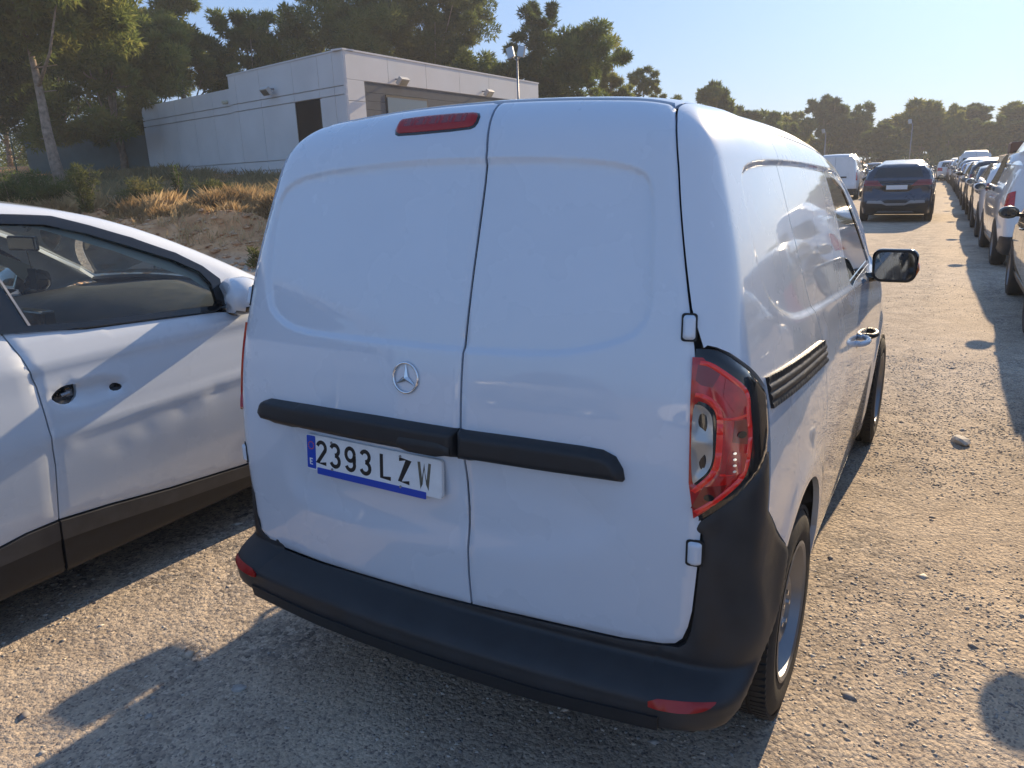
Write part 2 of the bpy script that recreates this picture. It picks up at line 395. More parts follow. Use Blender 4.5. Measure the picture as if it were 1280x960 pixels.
# --- rear doors (u=x, v=z) ---
dR=[(.124,.492),(.287,.499),(.437,.503),(.575,.505),(.660,.514),(.684,.522),(.697,.540),(.706,.575),(.712,.621),(.717,.732),(.721,.841),(.716,.98),(.713,1.104),(.700,1.273),(.690,1.348),(.667,1.516),(.645,1.67),(.632,1.736),(.62,1.783)]
seam=[(.612,1.812)]
sm=[(.110,1.86),(.118,1.80),(.130,1.715),(.131,1.644),(.126,1.502),(.120,1.368),(.113,1.233),(.111,1.157),(.110,1.088),(.110,1.016),(.113,.97),(.121,.925),(.127,.786),(.125,.74),(.121,.667),(.120,.587),(.124,.492)]
vtop=1.855
sm[0]=(.108,vtop)
rightpoly=[tuple(p) for p in dR]+[(.600,1.83),(.585,vtop)]+[(a+G,b) for a,b in sm[:-1]]
rightpoly[0]=(.124+G,.492)
lx=[(-.738,.505),(-.747,.56),(-.754,.62),(-.764,.742),(-.774,.849),(-.779,.95),(-.778,1.052),(-.771,1.15),(-.758,1.25),(-.734,1.38),(-.705,1.516),(-.672,1.67),(-.655,1.736),(-.638,1.79),(-.60,vtop)]
lez=lambda z:float(np.interp(z,[p[1] for p in lx],[-p[0] for p in lx]))
leftpoly=[(.124-G,.492),(-.029,.486),(-.256,.480),(-.482,.473),(-.640,.474),(-.700,.482)]+lx+[(a-G,b) for a,b in sm[:-1]]
door_edge=lambda d,V:-.006*(1-sst(0,.008,d))
rd=panel('rear_door',F1,WR,rightpoly,M['white'],van,step=.011,stepv=.011,rim=.02,off=door_edge,bstep=.007,extra=[dens(shrink(dens(REC,.01),k_),.010) for k_ in(-.010,-.005,0,.005,.010)])
ld=panel('rear_door',F1,WR,leftpoly,M['white'],van,step=.011,stepv=.011,rim=.02,off=door_edge,bstep=.007,extra=[dens(shrink(dens(REC,.01),k_),.010) for k_ in(-.010,-.005,0,.005,.010)])
rd['label']='right rear door, the narrower plain one';ld['label']='left rear door with the plate and brake lamp'
# black gap seal shown behind the doors
# --- header + roof ---
PH=WR.zc+WR.Rv*math.pi/2
panel('roof_header',F0,WR,[(-.60,vtop+.006),(.585,vtop+.006),(.595,1.835),(.60,PH),(-.60,PH),(-.605,1.84)],M['white'],van,step=.03,stepv=.02,rim=.01)
panel('roof',F0,Plane('top'),[(-.601,.549),(.601,.549),(.601,3.0),(-.601,3.0)],M['white'],van,step=.025,stepv=.03,rim=0,off=-.0004)
panel('windscreen',F0,Plane('top'),[(-.58,3.02),(.58,3.02),(.68,3.72),(-.68,3.72)],M['dkglass'],van,step=.05,rim=.01)
panel('bonnet',F0,Plane('top'),[(-.70,3.74),(.70,3.74),(.60,4.36),(-.60,4.36)],M['white'],van,step=.05,rim=.01)
panel('front_bumper',F0,Plane('front'),[(-.72,.24),(.72,.24),(.72,.55),(-.72,.55)],M['bumper'],van,step=.05,rim=.01)
panel('grille',F0,Plane('front'),[(-.45,.57),(.45,.57),(.45,.80),(-.45,.80)],M['gloss'],van,step=.05,rim=.01)
# --- side skin, both sides ---
lamp=[(.7065,1.271),(.763,1.271),(.789,1.257),(.820,1.223)]
def inv3(pts): return WR.inv(np.array(pts,float))
LAMP3=[(.7105,.2,1.271),(.763,.221,1.271),(.789,.239,1.257),(.820,.282,1.223),(.836,.353,1.180),(.844,.393,1.148),(.852,.39,1.099),(.860,.378,1.037),(.864,.361,.993),(.863,.305,.972),(.856,.252,.955),(.833,.209,.928),(.792,.181,.893),(.729,.167,.841)]
LENS3=[(.716,.198,1.252),(.727,.199,1.252),(.753,.21,1.251),(.779,.222,1.234),(.821,.262,1.189),(.829,.268,1.165),(.836,.262,1.120),(.842,.254,1.07),(.845,.243,1.015),(.841,.227,.978),(.82,.199,.941),(.782,.178,.903),(.732,.168,.861)]
CLR3=[(.726,.184,1.144),(.743,.188,1.148),(.761,.192,1.136),(.773,.193,1.117),(.777,.188,1.064),(.780,.184,1.018),(.771,.179,.989),(.753,.174,.969),(.735,.17,.95)]
LU=inv3(LAMP3);LE=inv3(LENS3);CL=inv3(CLR3)
def su(pts):return [tuple(p) for p in side_uv(F0,pts)]
SEX=[np.array(su(dens(shrink(dens(SREC,.02),k_),.018))) for k_ in(-.012,-.006,0,.006,.012)]
for mir in(False,True):
    # quarter panel : from rear gap round the corner up to the roof, lamp border, arch, sliding door edge
    rear_edge=[(.724,1.279),(.7175,1.273),(.694,1.36),(.6715,1.516),(.6495,1.67),(.6365,1.736),(.625,1.783),(.606,1.835),(.6,PH)]
    if mir: rear_edge=[(lez(z)+.004,z) for z in(1.265,1.32,1.38,1.45,1.516,1.6,1.67,1.736,1.79)]+[(.606,1.842),(.6,PH)]
    front_top=su([(1.02,1.795),(1.02,1.5),(1.10,1.30),(1.22,1.10),(1.24,.90),(1.235,.50)])
    arch=[( .84+.415*math.cos(t),.335+.415*math.sin(t)) for t in np.linspace(math.asin((.50-.335)/.415),math.pi-math.asin((.64-.335)/.415),26)]
    au=su(arch)
    cant=[(WR.xc+WR.R*math.pi/2+(y-WR.yc),PH) for y in(2.95,)]
    cl=su([(2.95,1.66),(2.9,1.715),(2.5,1.755),(2.2,1.775),(1.6,1.790),(1.023,1.797)])
    below=[tuple(p) for p in inv3([(.862,.40,1.10),(.868,.395,1.0),(.873,.385,.915),(.875,.374,.837),(.881,.466,.752),(.8905,.555,.672)])]
    poly=rear_edge+[(WR.xc+WR.R*math.pi/2,PH)]+cant+cl+front_top[1:]+au+below[::-1]+[tuple(p+np.array([.004,.003])) for p in LU[(2 if mir else 1):6][::-1]]
    q=panel('quarter_panel',F1,WR,poly,M['white'],van,step=.022,stepv=.014,rim=.02,bstep=.012,mirror=mir,extra=SEX)
    sd=su([(1.026,1.792),(1.6,1.785),(2.13,1.772),(2.135,1.69),(2.16,1.5),(2.20,1.3),(2.30,1.08),(2.35,.9),(2.35,.7),(2.38,.5),(2.42,.27),(1.255,.27),(1.25,.44)]+[(.84+.415*math.cos(t),.335+.415*math.sin(t)) for t in(.35,.40)]+[(1.246,.90),(1.228,1.10),(1.108,1.30),(1.027,1.5)])
    s=panel('sliding_door',F1,WR,sd,M['white'],van,step=.035,stepv=.014,rim=.02,bstep=.014,mirror=mir,extra=SEX)
    win=[(2.18,1.67),(2.48,1.672),(2.72,1.62),(2.98,1.44),(3.20,1.21),(2.21,1.185),(2.19,1.4)]
    fd=su([(2.139,1.765),(2.5,1.745),(2.88,1.70),(3.14,1.42),(3.33,1.16),(3.33,.80),(3.05,.60),(2.98,.27),(2.424,.27),(2.386,.5),(2.356,.7),(2.356,.9),(2.306,1.08),(2.206,1.3),(2.166,1.5),(2.141,1.69)])
    d=panel('front_door',F1,WR,fd,M['white'],van,step=.035,stepv=.016,rim=.02,holes=[su(win)],bstep=.016,mirror=mir,extra=SEX)
    fr=[su(win)];w_in=np.array(shrink(np.array(su(win)),.022))
    panel('window_frame',F1,WR,su(win),M['gloss'],d,step=.02,rim=.01,off=-.002,holes=[w_in],mirror=mir)
    panel('window',F1,WR,w_in,M['dkglass'],d,step=.03,off=-.006,rim=.004,mirror=mir)
    fe=su([(3.336,1.10),(3.8,1.04),(4.2,.97),(4.26,.80),(4.22,.55),(3.985,.44)]+[(3.575+.41*math.cos(t),.40+.41*math.sin(t)) for t in np.linspace(.1,math.pi-.1,22)]+[(3.16,.27),(2.986,.27),(3.056,.60),(3.336,.80)])
    panel('front_wing',F0,WR,fe,M['white'],van,step=.04,stepv=.02,rim=.02,bstep=.02,mirror=mir)
    # sill
    panel('sill',F0,WR,su([(1.24,.265),(3.16,.265),(3.16,.215),(1.24,.215)]),M['bumper'],van,step=.06,stepv=.02,rim=.01,mirror=mir)
    # rail
    rl=[(.405,1.172),(1.19,1.128),(1.225,1.115),(1.235,1.048),(.42,1.090)]
    def ridge(dd,V):
        t=(V[:,1]-(1.132-.05*(V[:,0]-.9)))/.075
        return .004+.006*np.abs(np.sin((t)*math.pi*3.2))
    panel('door_rail',F1,WR,su(rl),M['blackpl'],q,step=.03,stepv=.004,off=ridge,rim=.01,mirror=mir)
    # handles
    sx=-1 if mir else 1
    for (yy,zz,par,fl) in((2.24,.945,s,0),(2.68,.905,d,1)):
        X=float(Plane('side',2.0).surf(F0,np.array([[yy,zz]]))[0][0])
        b=MB();pts=[];rs=[]
        for t in np.linspace(-1,1,9): pts.append((sx*(X+.042-.030*t*t),yy-.87+.085*t,zz+.004*t));rs.append(.013 if abs(t)<.9 else .009)
        b.tube(pts,rs,10);
        for t in(-.085,.085): b.tube([(sx*(X-.01),yy-.87+t,zz),(sx*(X+.016),yy-.87+t,zz)],.014,10)
        b.build('door_handle',M['white'] if fl==0 else M['blackpl'],par,smooth=True)
        panel('handle_cup',F1,WR,chaikin(su([(yy-.09,zz+.03),(yy+.09,zz+.03),(yy+.09,zz-.03),(yy-.09,zz-.03)]),2),M['gloss'],par,step=.012,off=lambda dd,V:.0015-0*dd,rim=0,mirror=mir)
    # tail lamp
    LUm=np.array([(lez(1.255)+.004,1.255)]+[tuple(p) for p in LU[3:12]]+[(lez(.90)+.004,.885)]);LUu=LUm if mir else LU
    tl=panel('tail_lamp',F0,WR,LUu,M['gloss'],van,step=.012,off=lambda dd,V:-.004+.012*sst(0,.02,dd),rim=.03,bstep=.008,smooth_out=1,mirror=mir)
    if mir: panel('lens',F0,WR,[(lez(1.22)+.010,1.225),tuple(LE[4]),tuple(LE[6]),tuple(LE[8]),tuple(LE[10]),(lez(.95)+.010,.925)],M['red'],tl,step=.012,off=.008,rim=.01,mirror=True)
    else: panel('lens',F0,WR,LE,M['red'],tl,step=.009,off=lambda dd,V:.004+.008*sst(0,.016,dd),rim=.008,smooth_out=1,mirror=mir,holes=[chaikin(CL,2)])
    if not mir:
        def band(pts,wd,mm,o,nm='light_guide'):
            q=chaikin(inv3(pts),2,closed=False);q=dens(q,.008,closed=False);L_,R_=stroke(q,wd);panel(nm,F0,WR,list(L_)+list(R_)[::-1],mm,tl,step=.006,off=lambda dd,V:o+.003*sst(0,.003,dd),rim=.004,mirror=mir)
        band([(.736,.2,1.240),(.752,.21,1.238),(.776,.22,1.220),(.810,.25,1.183),(.822,.26,1.160),(.829,.25,1.12),(.835,.25,1.07),(.837,.235,1.015),(.832,.222,.978),(.813,.195,.948),(.785,.175,.917),(.750,.168,.890)],.010,M['redb'],.0125)
        band([(.734,.184,1.168),(.752,.188,1.166),(.775,.193,1.150),(.788,.195,1.118),(.790,.19,1.064),(.790,.185,1.018),(.782,.18,.985),(.757,.174,.957),(.742,.17,.940)],.010,M['redb'],.0125)
        band([(.790,.19,1.115),(.812,.2,1.112),(.830,.25,1.118)],.006,M['redb'],.0130)
        band([(.792,.19,.985),(.812,.2,.985),(.828,.23,.992)],.005,M['redb'],.0130)
        panel('reverse_lens',F0,WR,shrink(dens(chaikin(CL,2),.01),.001),M['bowl'],tl,step=.005,off=lambda dd,V:.0110-.004*sst(0,.010,dd)*np.abs(np.sin((V[:,1]-1.058)/.1*math.pi)),rim=.004,mirror=mir)
        def cell(pts,mm,o=.0125):
            panel('reflector_cell',F0,WR,inv3(pts),mm,tl,step=.01,off=o,rim=.003,mirror=mir)
        cell([(.732,.2,1.236),(.755,.2,1.236),(.778,.21,1.215),(.765,.2,1.185),(.74,.2,1.190),(.728,.2,1.20)],M['redd'])
        cell([(.785,.22,1.205),(.812,.25,1.175),(.822,.26,1.14),(.800,.23,1.128),(.785,.21,1.165)],M['red'],.0135)
        cell([(.802,.23,1.108),(.826,.25,1.108),(.828,.25,1.05),(.803,.22,1.06)],M['redd'])
        cell([(.800,.21,1.04),(.830,.24,1.03),(.828,.23,.985),(.800,.2,.985)],M['red'],.0135)
        cell([(.762,.18,.955),(.805,.2,.962),(.79,.19,.925),(.755,.18,.90),(.738,.17,.90)],M['redd'])
        for (xx,yy,zz) in((.815,.24,1.075),(.775,.18,.93)):
            uvc=inv3([(xx,yy,zz)])[0]
            panel('bulb',F0,WR,[(uvc[0]+.008*math.cos(t),uvc[1]+.008*math.sin(t)) for t in np.linspace(0,6.28,13)[:-1]],M['gloss'],tl,step=.006,off=.0145,rim=.003,mirror=mir)
        for k in range(4):
            uvc=inv3([(.808,.22,1.035-.014*k)])[0]
            panel('bulb',F0,WR,[(uvc[0]+.003*math.cos(t),uvc[1]+.003*math.sin(t)) for t in np.linspace(0,6.28,9)[:-1]],M['chrome'],tl,step=.004,off=.0165,rim=.003,mirror=mir)

    # bumper corner
    bc3=[(.676,.06,.345),(.675,.06,.37),(.674,.062,.39),(.668,.08,.425),(.658,.12,.455),(.657,.165,.487),(.668,.17,.509)]
    bc=[tuple(p) for p in WR.inv(np.array(bc3))]
    if mir: bc+=[(.70,.486),(.725,.494)]+[(lez(z)+.004,z) for z in(.52,.56,.62,.742,.84)]+[(lez(.89)+.004,.878)]+[tuple(p-np.array([-.002,.003])) for p in LU[8:12][::-1]]
    else:
        bc+=[(.692,.514),(.704,.528),(.712,.56),(.717,.621),(.722,.732),(.726,.830)]
        bc+=[tuple(p-np.array([-.002,.003])) for p in LU[8:14][::-1]]
    bc+=[tuple(p) for p in inv3([(.870,.378,.99),(.870,.380,.915),(.873,.371,.837),(.879,.462,.748),(.889,.552,.667)])]
    bc+=[tuple(p) for p in inv3([(.900,.553,.639),(.906,.462,.562),(.900,.385,.490),(.885,.30,.430),(.865,.22,.385),(.845,.16,.360)])]
    panel('bumper_corner',FB,WR,bc,M['bumper'],van,step=.018,stepv=.008,off=lambda dd,V:.004-.005*(1-sst(0,.010,dd)),rim=.04,bstep=.01,mirror=mir)
    rf=chaikin([tuple(p) for p in inv3([(.682,.06,.423),(.768,.09,.429),(.826,.12,.430),(.832,.12,.428),(.816,.10,.419),(.774,.08,.411),(.684,.06,.404)])],1)
    panel('bumper_reflector',FB,WR,rf,M['brake'],van,step=.012,off=lambda dd,V:.009+.004*sst(0,.006,dd),rim=.012,mirror=mir)
    # hinges
    for (xc_,zc_,h_) in((.713,.782,.060),(.690,1.318,.056)):
        x0=xc_-.012 if not mir else lez(zc_)-.012
        P=[(x0,zc_-h_/2),(x0+.024,zc_-h_/2),(x0+.024,zc_+h_/2),(x0,zc_+h_/2)]
        h=panel('hinge',F0,WR,rrect(P[0][0],P[1][0],P[0][1],P[2][1],.007),M['white'],van,step=.006,off=lambda dd,V:.002+.010*sst(0,.004,dd),rim=.01,mirror=mir)
        panel('hinge_gasket',F0,WR,rrect(x0-.003,x0+.027,zc_-h_/2-.004,zc_+h_/2+.004,.007),M['seal'],h,step=.01,off=.003,rim=.005,mirror=mir)
    # mirror
    S=sx
    mp=thing('tmp','x','x');bpy.data.objects.remove(mp)
    b=MB()
    ct=Vector((S*.935,2.90-.87,1.222))
    def rr(w,h,r,n=6):
        o=[]
        for cx,cz,a0 in((w-r,h-r,0),(-w+r,h-r,90),(-w+r,-h+r,180),(w-r,-h+r,270)):
            for k in range(n+1):
                a=R(a0+90*k/n);o.append((cx+r*math.cos(a),cz+r*math.sin(a)))
        return o
    secs=[(0.0,.100,.079),(.004,.104,.083),(.03,.106,.086),(.07,.100,.082),(.105,.080,.064),(.125,.045,.036)]
    V=[];Fc=[]
    for (dy,w_,h_) in secs:
        for (a,c) in rr(w_,h_,min(w_,h_)*.52): V.append((ct.x+S*(a*(1+.04*c/.08)),ct.y+dy-.12*0+.10*S*0,ct.z+c-.10*0+ -.06*a*0))
    nn=len(rr(.1,.08,.04))
    for i in range(len(secs)-1):
        for k in range(nn):Fc.append((i*nn+k,i*nn+(k+1)%nn,(i+1)*nn+(k+1)%nn,(i+1)*nn+k))
    Fc.append(tuple(range((len(secs)-1)*nn,len(secs)*nn)))
    b.add(V,Fc);mo=b.build('wing_mirror',M['gloss'],van,smooth=True)
    g=MB();g.add([(ct.x+S*a,ct.y+.006,ct.z+c) for a,c in rr(.099,.078,.040)],[tuple(range(nn))]);g.build('mirror_base_plate',M['blackpl'],mo)
    g=MB();g.add([(ct.x+S*a,ct.y+.003,ct.z+c) for a,c in rr(.090,.069,.036)],[tuple(range(nn))]);g.build('mirror_glass',M['mirglass'],mo)
    g=MB();g.tube([(S*.76,2.95-.87,1.155),(S*.82,2.93-.87,1.158),(ct.x-S*.07,2.93-.87,1.165)],[.034,.026,.024],10);g.build('mirror_arm',M['gloss'],mo,smooth=True)
    g=MB();g.tube([(ct.x+S*.098,ct.y+.02,ct.z-.045),(ct.x+S*.109,ct.y+.02,ct.z-.02),(ct.x+S*.107,ct.y+.05,ct.z+.01)],.007,6);g.build('indicator',M['orange'],mo,smooth=True)
# bumper centre
bcn=[(-.672,.335),(-.4,.325),(0,.325),(.4,.33),(.672,.345),(.671,.37),(.669,.39),(.664,.425),(.654,.455),(.653,.485),(.66,.510),(.575,.501),(.437,.499),(.287,.495),(.124,.488),(-.029,.482),(-.256,.476),(-.482,.469),(-.640,.469),(-.665,.476),(-.655,.455),(-.665,.425),(-.669,.39)]
bmp=panel('rear_bumper',FB,WR,bcn,M['bumper'],van,step=.02,stepv=.006,off=lambda dd,V:.003-.003*(1-sst(0,.008,dd)),rim=.06,bstep=.010)
panel('bumper_lip',FB,WR,[(-.665,.335),(-.4,.326),(.4,.331),(.665,.345),(.665,.384),(.4,.372),(-.4,.367),(-.665,.374)],M['blackpl'],bmp,step=.03,stepv=.01,off=.009,rim=.006)
# handle strip across both doors
stL=[(-.655,.990),(-.626,1.003),(-.444,1.009),(-.182,1.014),(.108,1.014),(.108,.934),(-.011,.932),(-.186,.930),(-.379,.929),(-.6,.928),(-.652,.932),(-.668,.955)]
stR=[(.114,1.014),(.291,1.016),(.465,1.015),(.520,1.012),(.553,.999),(.572,.970),(.577,.944),(.572,.938),(.509,.938),(.381,.936),(.244,.935),(.114,.934)]
so_=lambda dd,V:.004+.030*np.sqrt(np.clip(1-(1-np.clip(dd/.020,0,1))**2,0,1))
panel('door_strip',F0,WR,stL,M['blackpl'],ld,step=.008,off=so_,rim=.01,bstep=.005)
panel('door_strip',F0,WR,stR,M['blackpl'],rd,step=.008,off=so_,rim=.01,bstep=.005)
hb=panel('door_handle',F0,WR,chaikin([(-.085,.936),(-.075,.972),(-.06,.975),(.098,.975),(.098,.936)],1),M['blackpl'],ld,step=.008,off=lambda dd,V:.034+.003*sst(0,.004,dd),rim=.01)
# high brake lamp
bl=panel('brake_lamp',F0,WR,chaikin([(-.188,1.762),(-.188,1.798),(-.16,1.806),(.06,1.806),(.088,1.798),(.090,1.766),(.065,1.757),(-.165,1.754)],1),M['gloss'],ld,step=.008,off=lambda dd,V:.001+.006*sst(0,.008,dd),rim=.01,bstep=.004)
panel('brake_lens',F0,WR,chaikin([(-.182,1.766),(-.182,1.795),(-.158,1.802),(.058,1.802),(.083,1.795),(.084,1.768),(.062,1.761),(-.162,1.759)],1),M['brake'],bl,step=.006,off=lambda dd,V:.006+.007*sst(0,.008,dd)-.0005*np.abs(np.sin(V[:,0]*150)),rim=.01,bstep=.004)
for k in range(5):
    xk=-.135+.043*k
    panel('brake_led_cell',F0,WR,[(xk-.017,1.772),(xk+.017,1.772),(xk+.017,1.792),(xk-.017,1.792)],M['redd'],bl,step=.008,off=.0128,rim=.002)
# ---- plate ----
def surfpt(x,z,F=None): return WR.surf(F or F1,np.array([(x,z)]))[0]-ORG
pa=surfpt(-.20,.80);pb=surfpt(-.20,.91)
px0,pz0,PW,PH_=-.4645,.8064,.5228,.112
p0=Vector((px0,surfpt(px0+.02,.86)[1]-.014,pz0));p1=Vector((px0+PW,surfpt(px0+PW-.02,.86)[1]-.014,pz0))
ex=(p1-p0).normalized();ez=Vector((0,.0072,.112)).normalized();ey=ez.cross(ex)*-1
ey=ex.cross(ez) # pointing +y? 
if ey.y>0: ey=-ey
Mp=Matrix([[ex.x,ey.x,ez.x,p0.x],[ex.y,ey.y,ez.y,p0.y],[ex.z,ey.z,ez.z,p0.z],[0,0,0,1]])
def plate_poly(name,pts,d0,d1,m,parent):
    n=len(pts);V=[Mp@Vector((x,d0,z)) for x,z in pts]+[Mp@Vector((x,d1,z)) for x,z in pts]
    Fc=[tuple(range(n,2*n)),tuple(range(n-1,-1,-1))]+[(i,(i+1)%n,n+(i+1)%n,n+i) for i in range(n)]
    return mobj(name,V,Fc,m,parent)
pl=plate_poly('number_plate',rrect(0,PW,0,PH_,.010),.0,.010,M['plate'],ld)
plate_poly('plate_border',rrect(.001,PW-.001,.001,PH_-.001,.009),.0101,.0112,M['plate'],pl)
plate_poly('country_band',rrect(.003,.040,.004,PH_-.004,.004),.0110,.0118,M['blue'],pl)
plate_poly('dealer_strip',rrect(.045,.468,-.010,.011,.003),.0110,.0124,M['blue'],pl)
def arc(cx,cy,rx,ry,a0,a1,n=14): return [(cx+rx*math.cos(R(a)),cy+ry*math.sin(R(a))) for a in np.linspace(a0,a1,n)]
GL={'2':[arc(.5,.72,.42,.23,165,-25)+[(.06,.06),(.97,.06)]],
'3':[arc(.46,.735,.40,.215,160,-88),arc(.46,.275,.44,.235,88,-160)],
'9':[arc(.5,.69,.42,.26,0,360,26),arc(.5,.5,.42,.45,22,-20,6)+arc(.5,.28,.42,.235,0,-160)],
'L':[[(.08,1),(.08,.06),(.95,.06)]],'Z':[[(.04,.94),(.90,.94),(.08,.06),(.96,.06)]],
'W':[[(.02,1),(.24,.04),(.5,.86),(.76,.04),(.98,1)]]}
def glyph(ch,cx,z0,w,h,wd,m,parent,d=.0118,name='plate_character'):
    b=MB()
    for s in GL[ch]:
        pp=[(cx-w/2+x*w,z0+y*h) for x,y in s];L,Q=stroke(pp,wd);n=len(L)
        V=[Mp@Vector((x,dd,z)) for dd in(d-.002,d) for x,z in list(L)+list(Q)]
        Fc=[(2*n+i,2*n+i+1,3*n+i+1,3*n+i) for i in range(n-1)]+[(i,i+1,2*n+i+1,2*n+i) for i in range(n-1)]+[(n+i,n+i+1,3*n+i+1,3*n+i) for i in range(n-1)]
        b.add(V,Fc)
    return b.build(name,m,parent)
for ch,cx in zip('2393LZW',[.065,.122,.183,.244,.322,.390,.462]):
    glyph(ch,cx,.022,.040,.074,.0120 if ch!='W' else .0092,M['ink'] if ch!='W' else M['inkgrey'],pl,name='plate_character')
GL['E']=[[(.95,.94),(.08,.94),(.08,.06),(.95,.06)],[(.08,.5),(.8,.5)]]
glyph('E',.0215,.016,.012,.020,.0035,M['plate'],pl,.0124,'country_letter')
for k in range(12):
    a=2*math.pi*k/12;cx,cz=.0215+.0115*math.cos(a),.077+.0115*math.sin(a)
    plate_poly('band_star',[(cx+.0022*math.cos(t),cz+.0022*math.sin(t)) for t in np.linspace(0,6.28,6)[:-1]],.0118,.0122,M['orange'],pl)
for cx,cz in((.108,.098),(.108,.014),(.376,.100),(.376,.010)):
    plate_poly('plate_screw',[(cx+.004*math.cos(t),cz+.004*math.sin(t)) for t in np.linspace(0,6.28,11)[:-1]],.011,.0135,M['steel'],pl)
# ---- star badge ----
bcx,bcz,br=-.068,1.134,.042
bp=Vector(surfpt(bcx,bcz));nb=grad(F0,np.array([[bcx,bp.y+.87,bcz]]))[0]
b=MB();V=[];n=40
ey2=Vector(nb).normalized();ex2=Vector((0,0,1)).cross(ey2)*-1;ex2=Vector((1,0,0));ez2=ey2.cross(ex2)
if ez2.z<0: ez2=-ez2
P0=bp+ey2*.004
for k in range(n):
    a=2*math.pi*k/n;c=P0+(ex2*math.cos(a)+ez2*math.sin(a))*br
    rd_=(ex2*math.cos(a)+ez2*math.sin(a))
    for j in range(6):
        t=2*math.pi*j/6;V.append(c+rd_*.0036*math.cos(t)+ey2*.0036*math.sin(t))
b.add(V,[(k*6+j,k*6+(j+1)%6,((k+1)%n)*6+(j+1)%6,((k+1)%n)*6+j) for k in range(n) for j in range(6)])
bo=b.build('star_badge',M['chrome'],ld,smooth=True)
b=MB()
for k in range(3):
    a=math.pi/2+k*2*math.pi/3;d1=ex2*math.cos(a)+ez2*math.sin(a);d2=ex2*math.cos(a+math.pi/3)+ez2*math.sin(a+math.pi/3);d3=ex2*math.cos(a-math.pi/3)+ez2*math.sin(a-math.pi/3)
    b.add([P0+ey2*.007,P0+d1*br,P0+d2*.009,P0+d3*.009],[(0,1,2),(0,3,1),(1,3,2)])
b.build('badge_star',M['chrome'],bo)
# ---- wheels ----
def make_wheel(parent,cx,cy,cz,r,sx,wd=.195,rim_r=.215,detail=True):
    # outer face at cx (side sx); tyre extends inward
    prof=[(0,rim_r),(.004,rim_r+.012),(.010,r-.055),(.004,r-.030),(-.010,r-.008)]
    o=[(p[0]*sx*1.0,p[1]) for p in prof]
    tr=[]
    gx=np.linspace(-.02,-wd+.02,41)
    for i,x in enumerate(gx):
        g=any(abs(x+wd*f)<.0045 for f in(.28,.5,.72)); tr.append((x*sx,r-(.007 if g and detail else 0)))
    o+=tr+[((-wd+.01)*sx,r-.008),((-wd-.004)*sx,r-.03),((-wd-.01)*sx,r-.055),((-wd)*sx,rim_r)]
    b=MB();b.lathe(o,(cx,cy,cz),'x',72)
    if detail:   # sipes : small blocks across the shoulders
        for k in range(84):
            a=2*math.pi*k/84
            for x0,x1 in((-.002,-wd*.24),(-wd*.31,-wd*.47),(-wd*.53,-wd*.69),(-wd*.76,-wd+.004)):
                p=[]
                for (xx,aa,rr_) in((x0,a,r+.0025),(x1,a+.012,r+.0025),(x1,a+.055,r+.0025),(x0,a+.043,r+.0025),(x0,a,r-.012),(x1,a+.012,r-.004),(x1,a+.055,r-.004),(x0,a+.043,r-.012)):
                    p.append((cx+xx*sx,cy+rr_*math.cos(aa),cz+rr_*math.sin(aa)))
                b.add(p,[(0,1,2,3),(0,4,5,1),(1,5,6,2),(2,6,7,3),(3,7,4,0)])
    wh=b.build('wheel',M['rubber'],parent,smooth=True,auto=35)
    b=MB();b.lathe([(.006*sx,rim_r+.006),(.008*sx,rim_r-.002),(.002*sx,rim_r-.012),(-.03*sx,rim_r-.022),(-.055*sx,rim_r-.03),(-.06*sx,rim_r-.045),(-.045*sx,rim_r-.07),(-.020*sx,.105),(-.014*sx,.085),(-.030*sx,.065),(-.020*sx,.03),(-.020*sx,.001)],(cx,cy,cz),'x',60)
    ri=b.build('rim',M['steel'],wh,smooth=True,auto=40)
    for k in range(5):
        a=2*math.pi*k/5;b=MB();b.tube([(cx-.03*sx,cy+.052*math.cos(a),cz+.052*math.sin(a)),(cx-.012*sx,cy+.052*math.cos(a),cz+.052*math.sin(a))],.009,6);b.build('wheel_nut',M['chrome'],wh)
    for k in range(10):
        a=2*math.pi*k/10;c=(cy+.145*math.cos(a),cz+.145*math.sin(a))
        b=MB();b.add([(cx-.0395*sx,c[0]+.017*math.cos(t),c[1]+.017*math.sin(t)) for t in np.linspace(0,6.28,11)[:-1]],[tuple(range(10))]);b.build('rim_hole',M['liner'],wh)
    return wh
def w2v(P):
    y=P[1]-.87;z=P[2];return (P[0],y*math.cos(RAKE)-z*math.sin(RAKE),y*math.sin(RAKE)+z*math.cos(RAKE))
for S in(1,-1):
    c=w2v((.878*S,.818,.3345));make_wheel(van,c[0],c[1],c[2],.332,S)
    c=w2v((.870*S,3.58,.3345));make_wheel(van,c[0],c[1],c[2],.332,S)
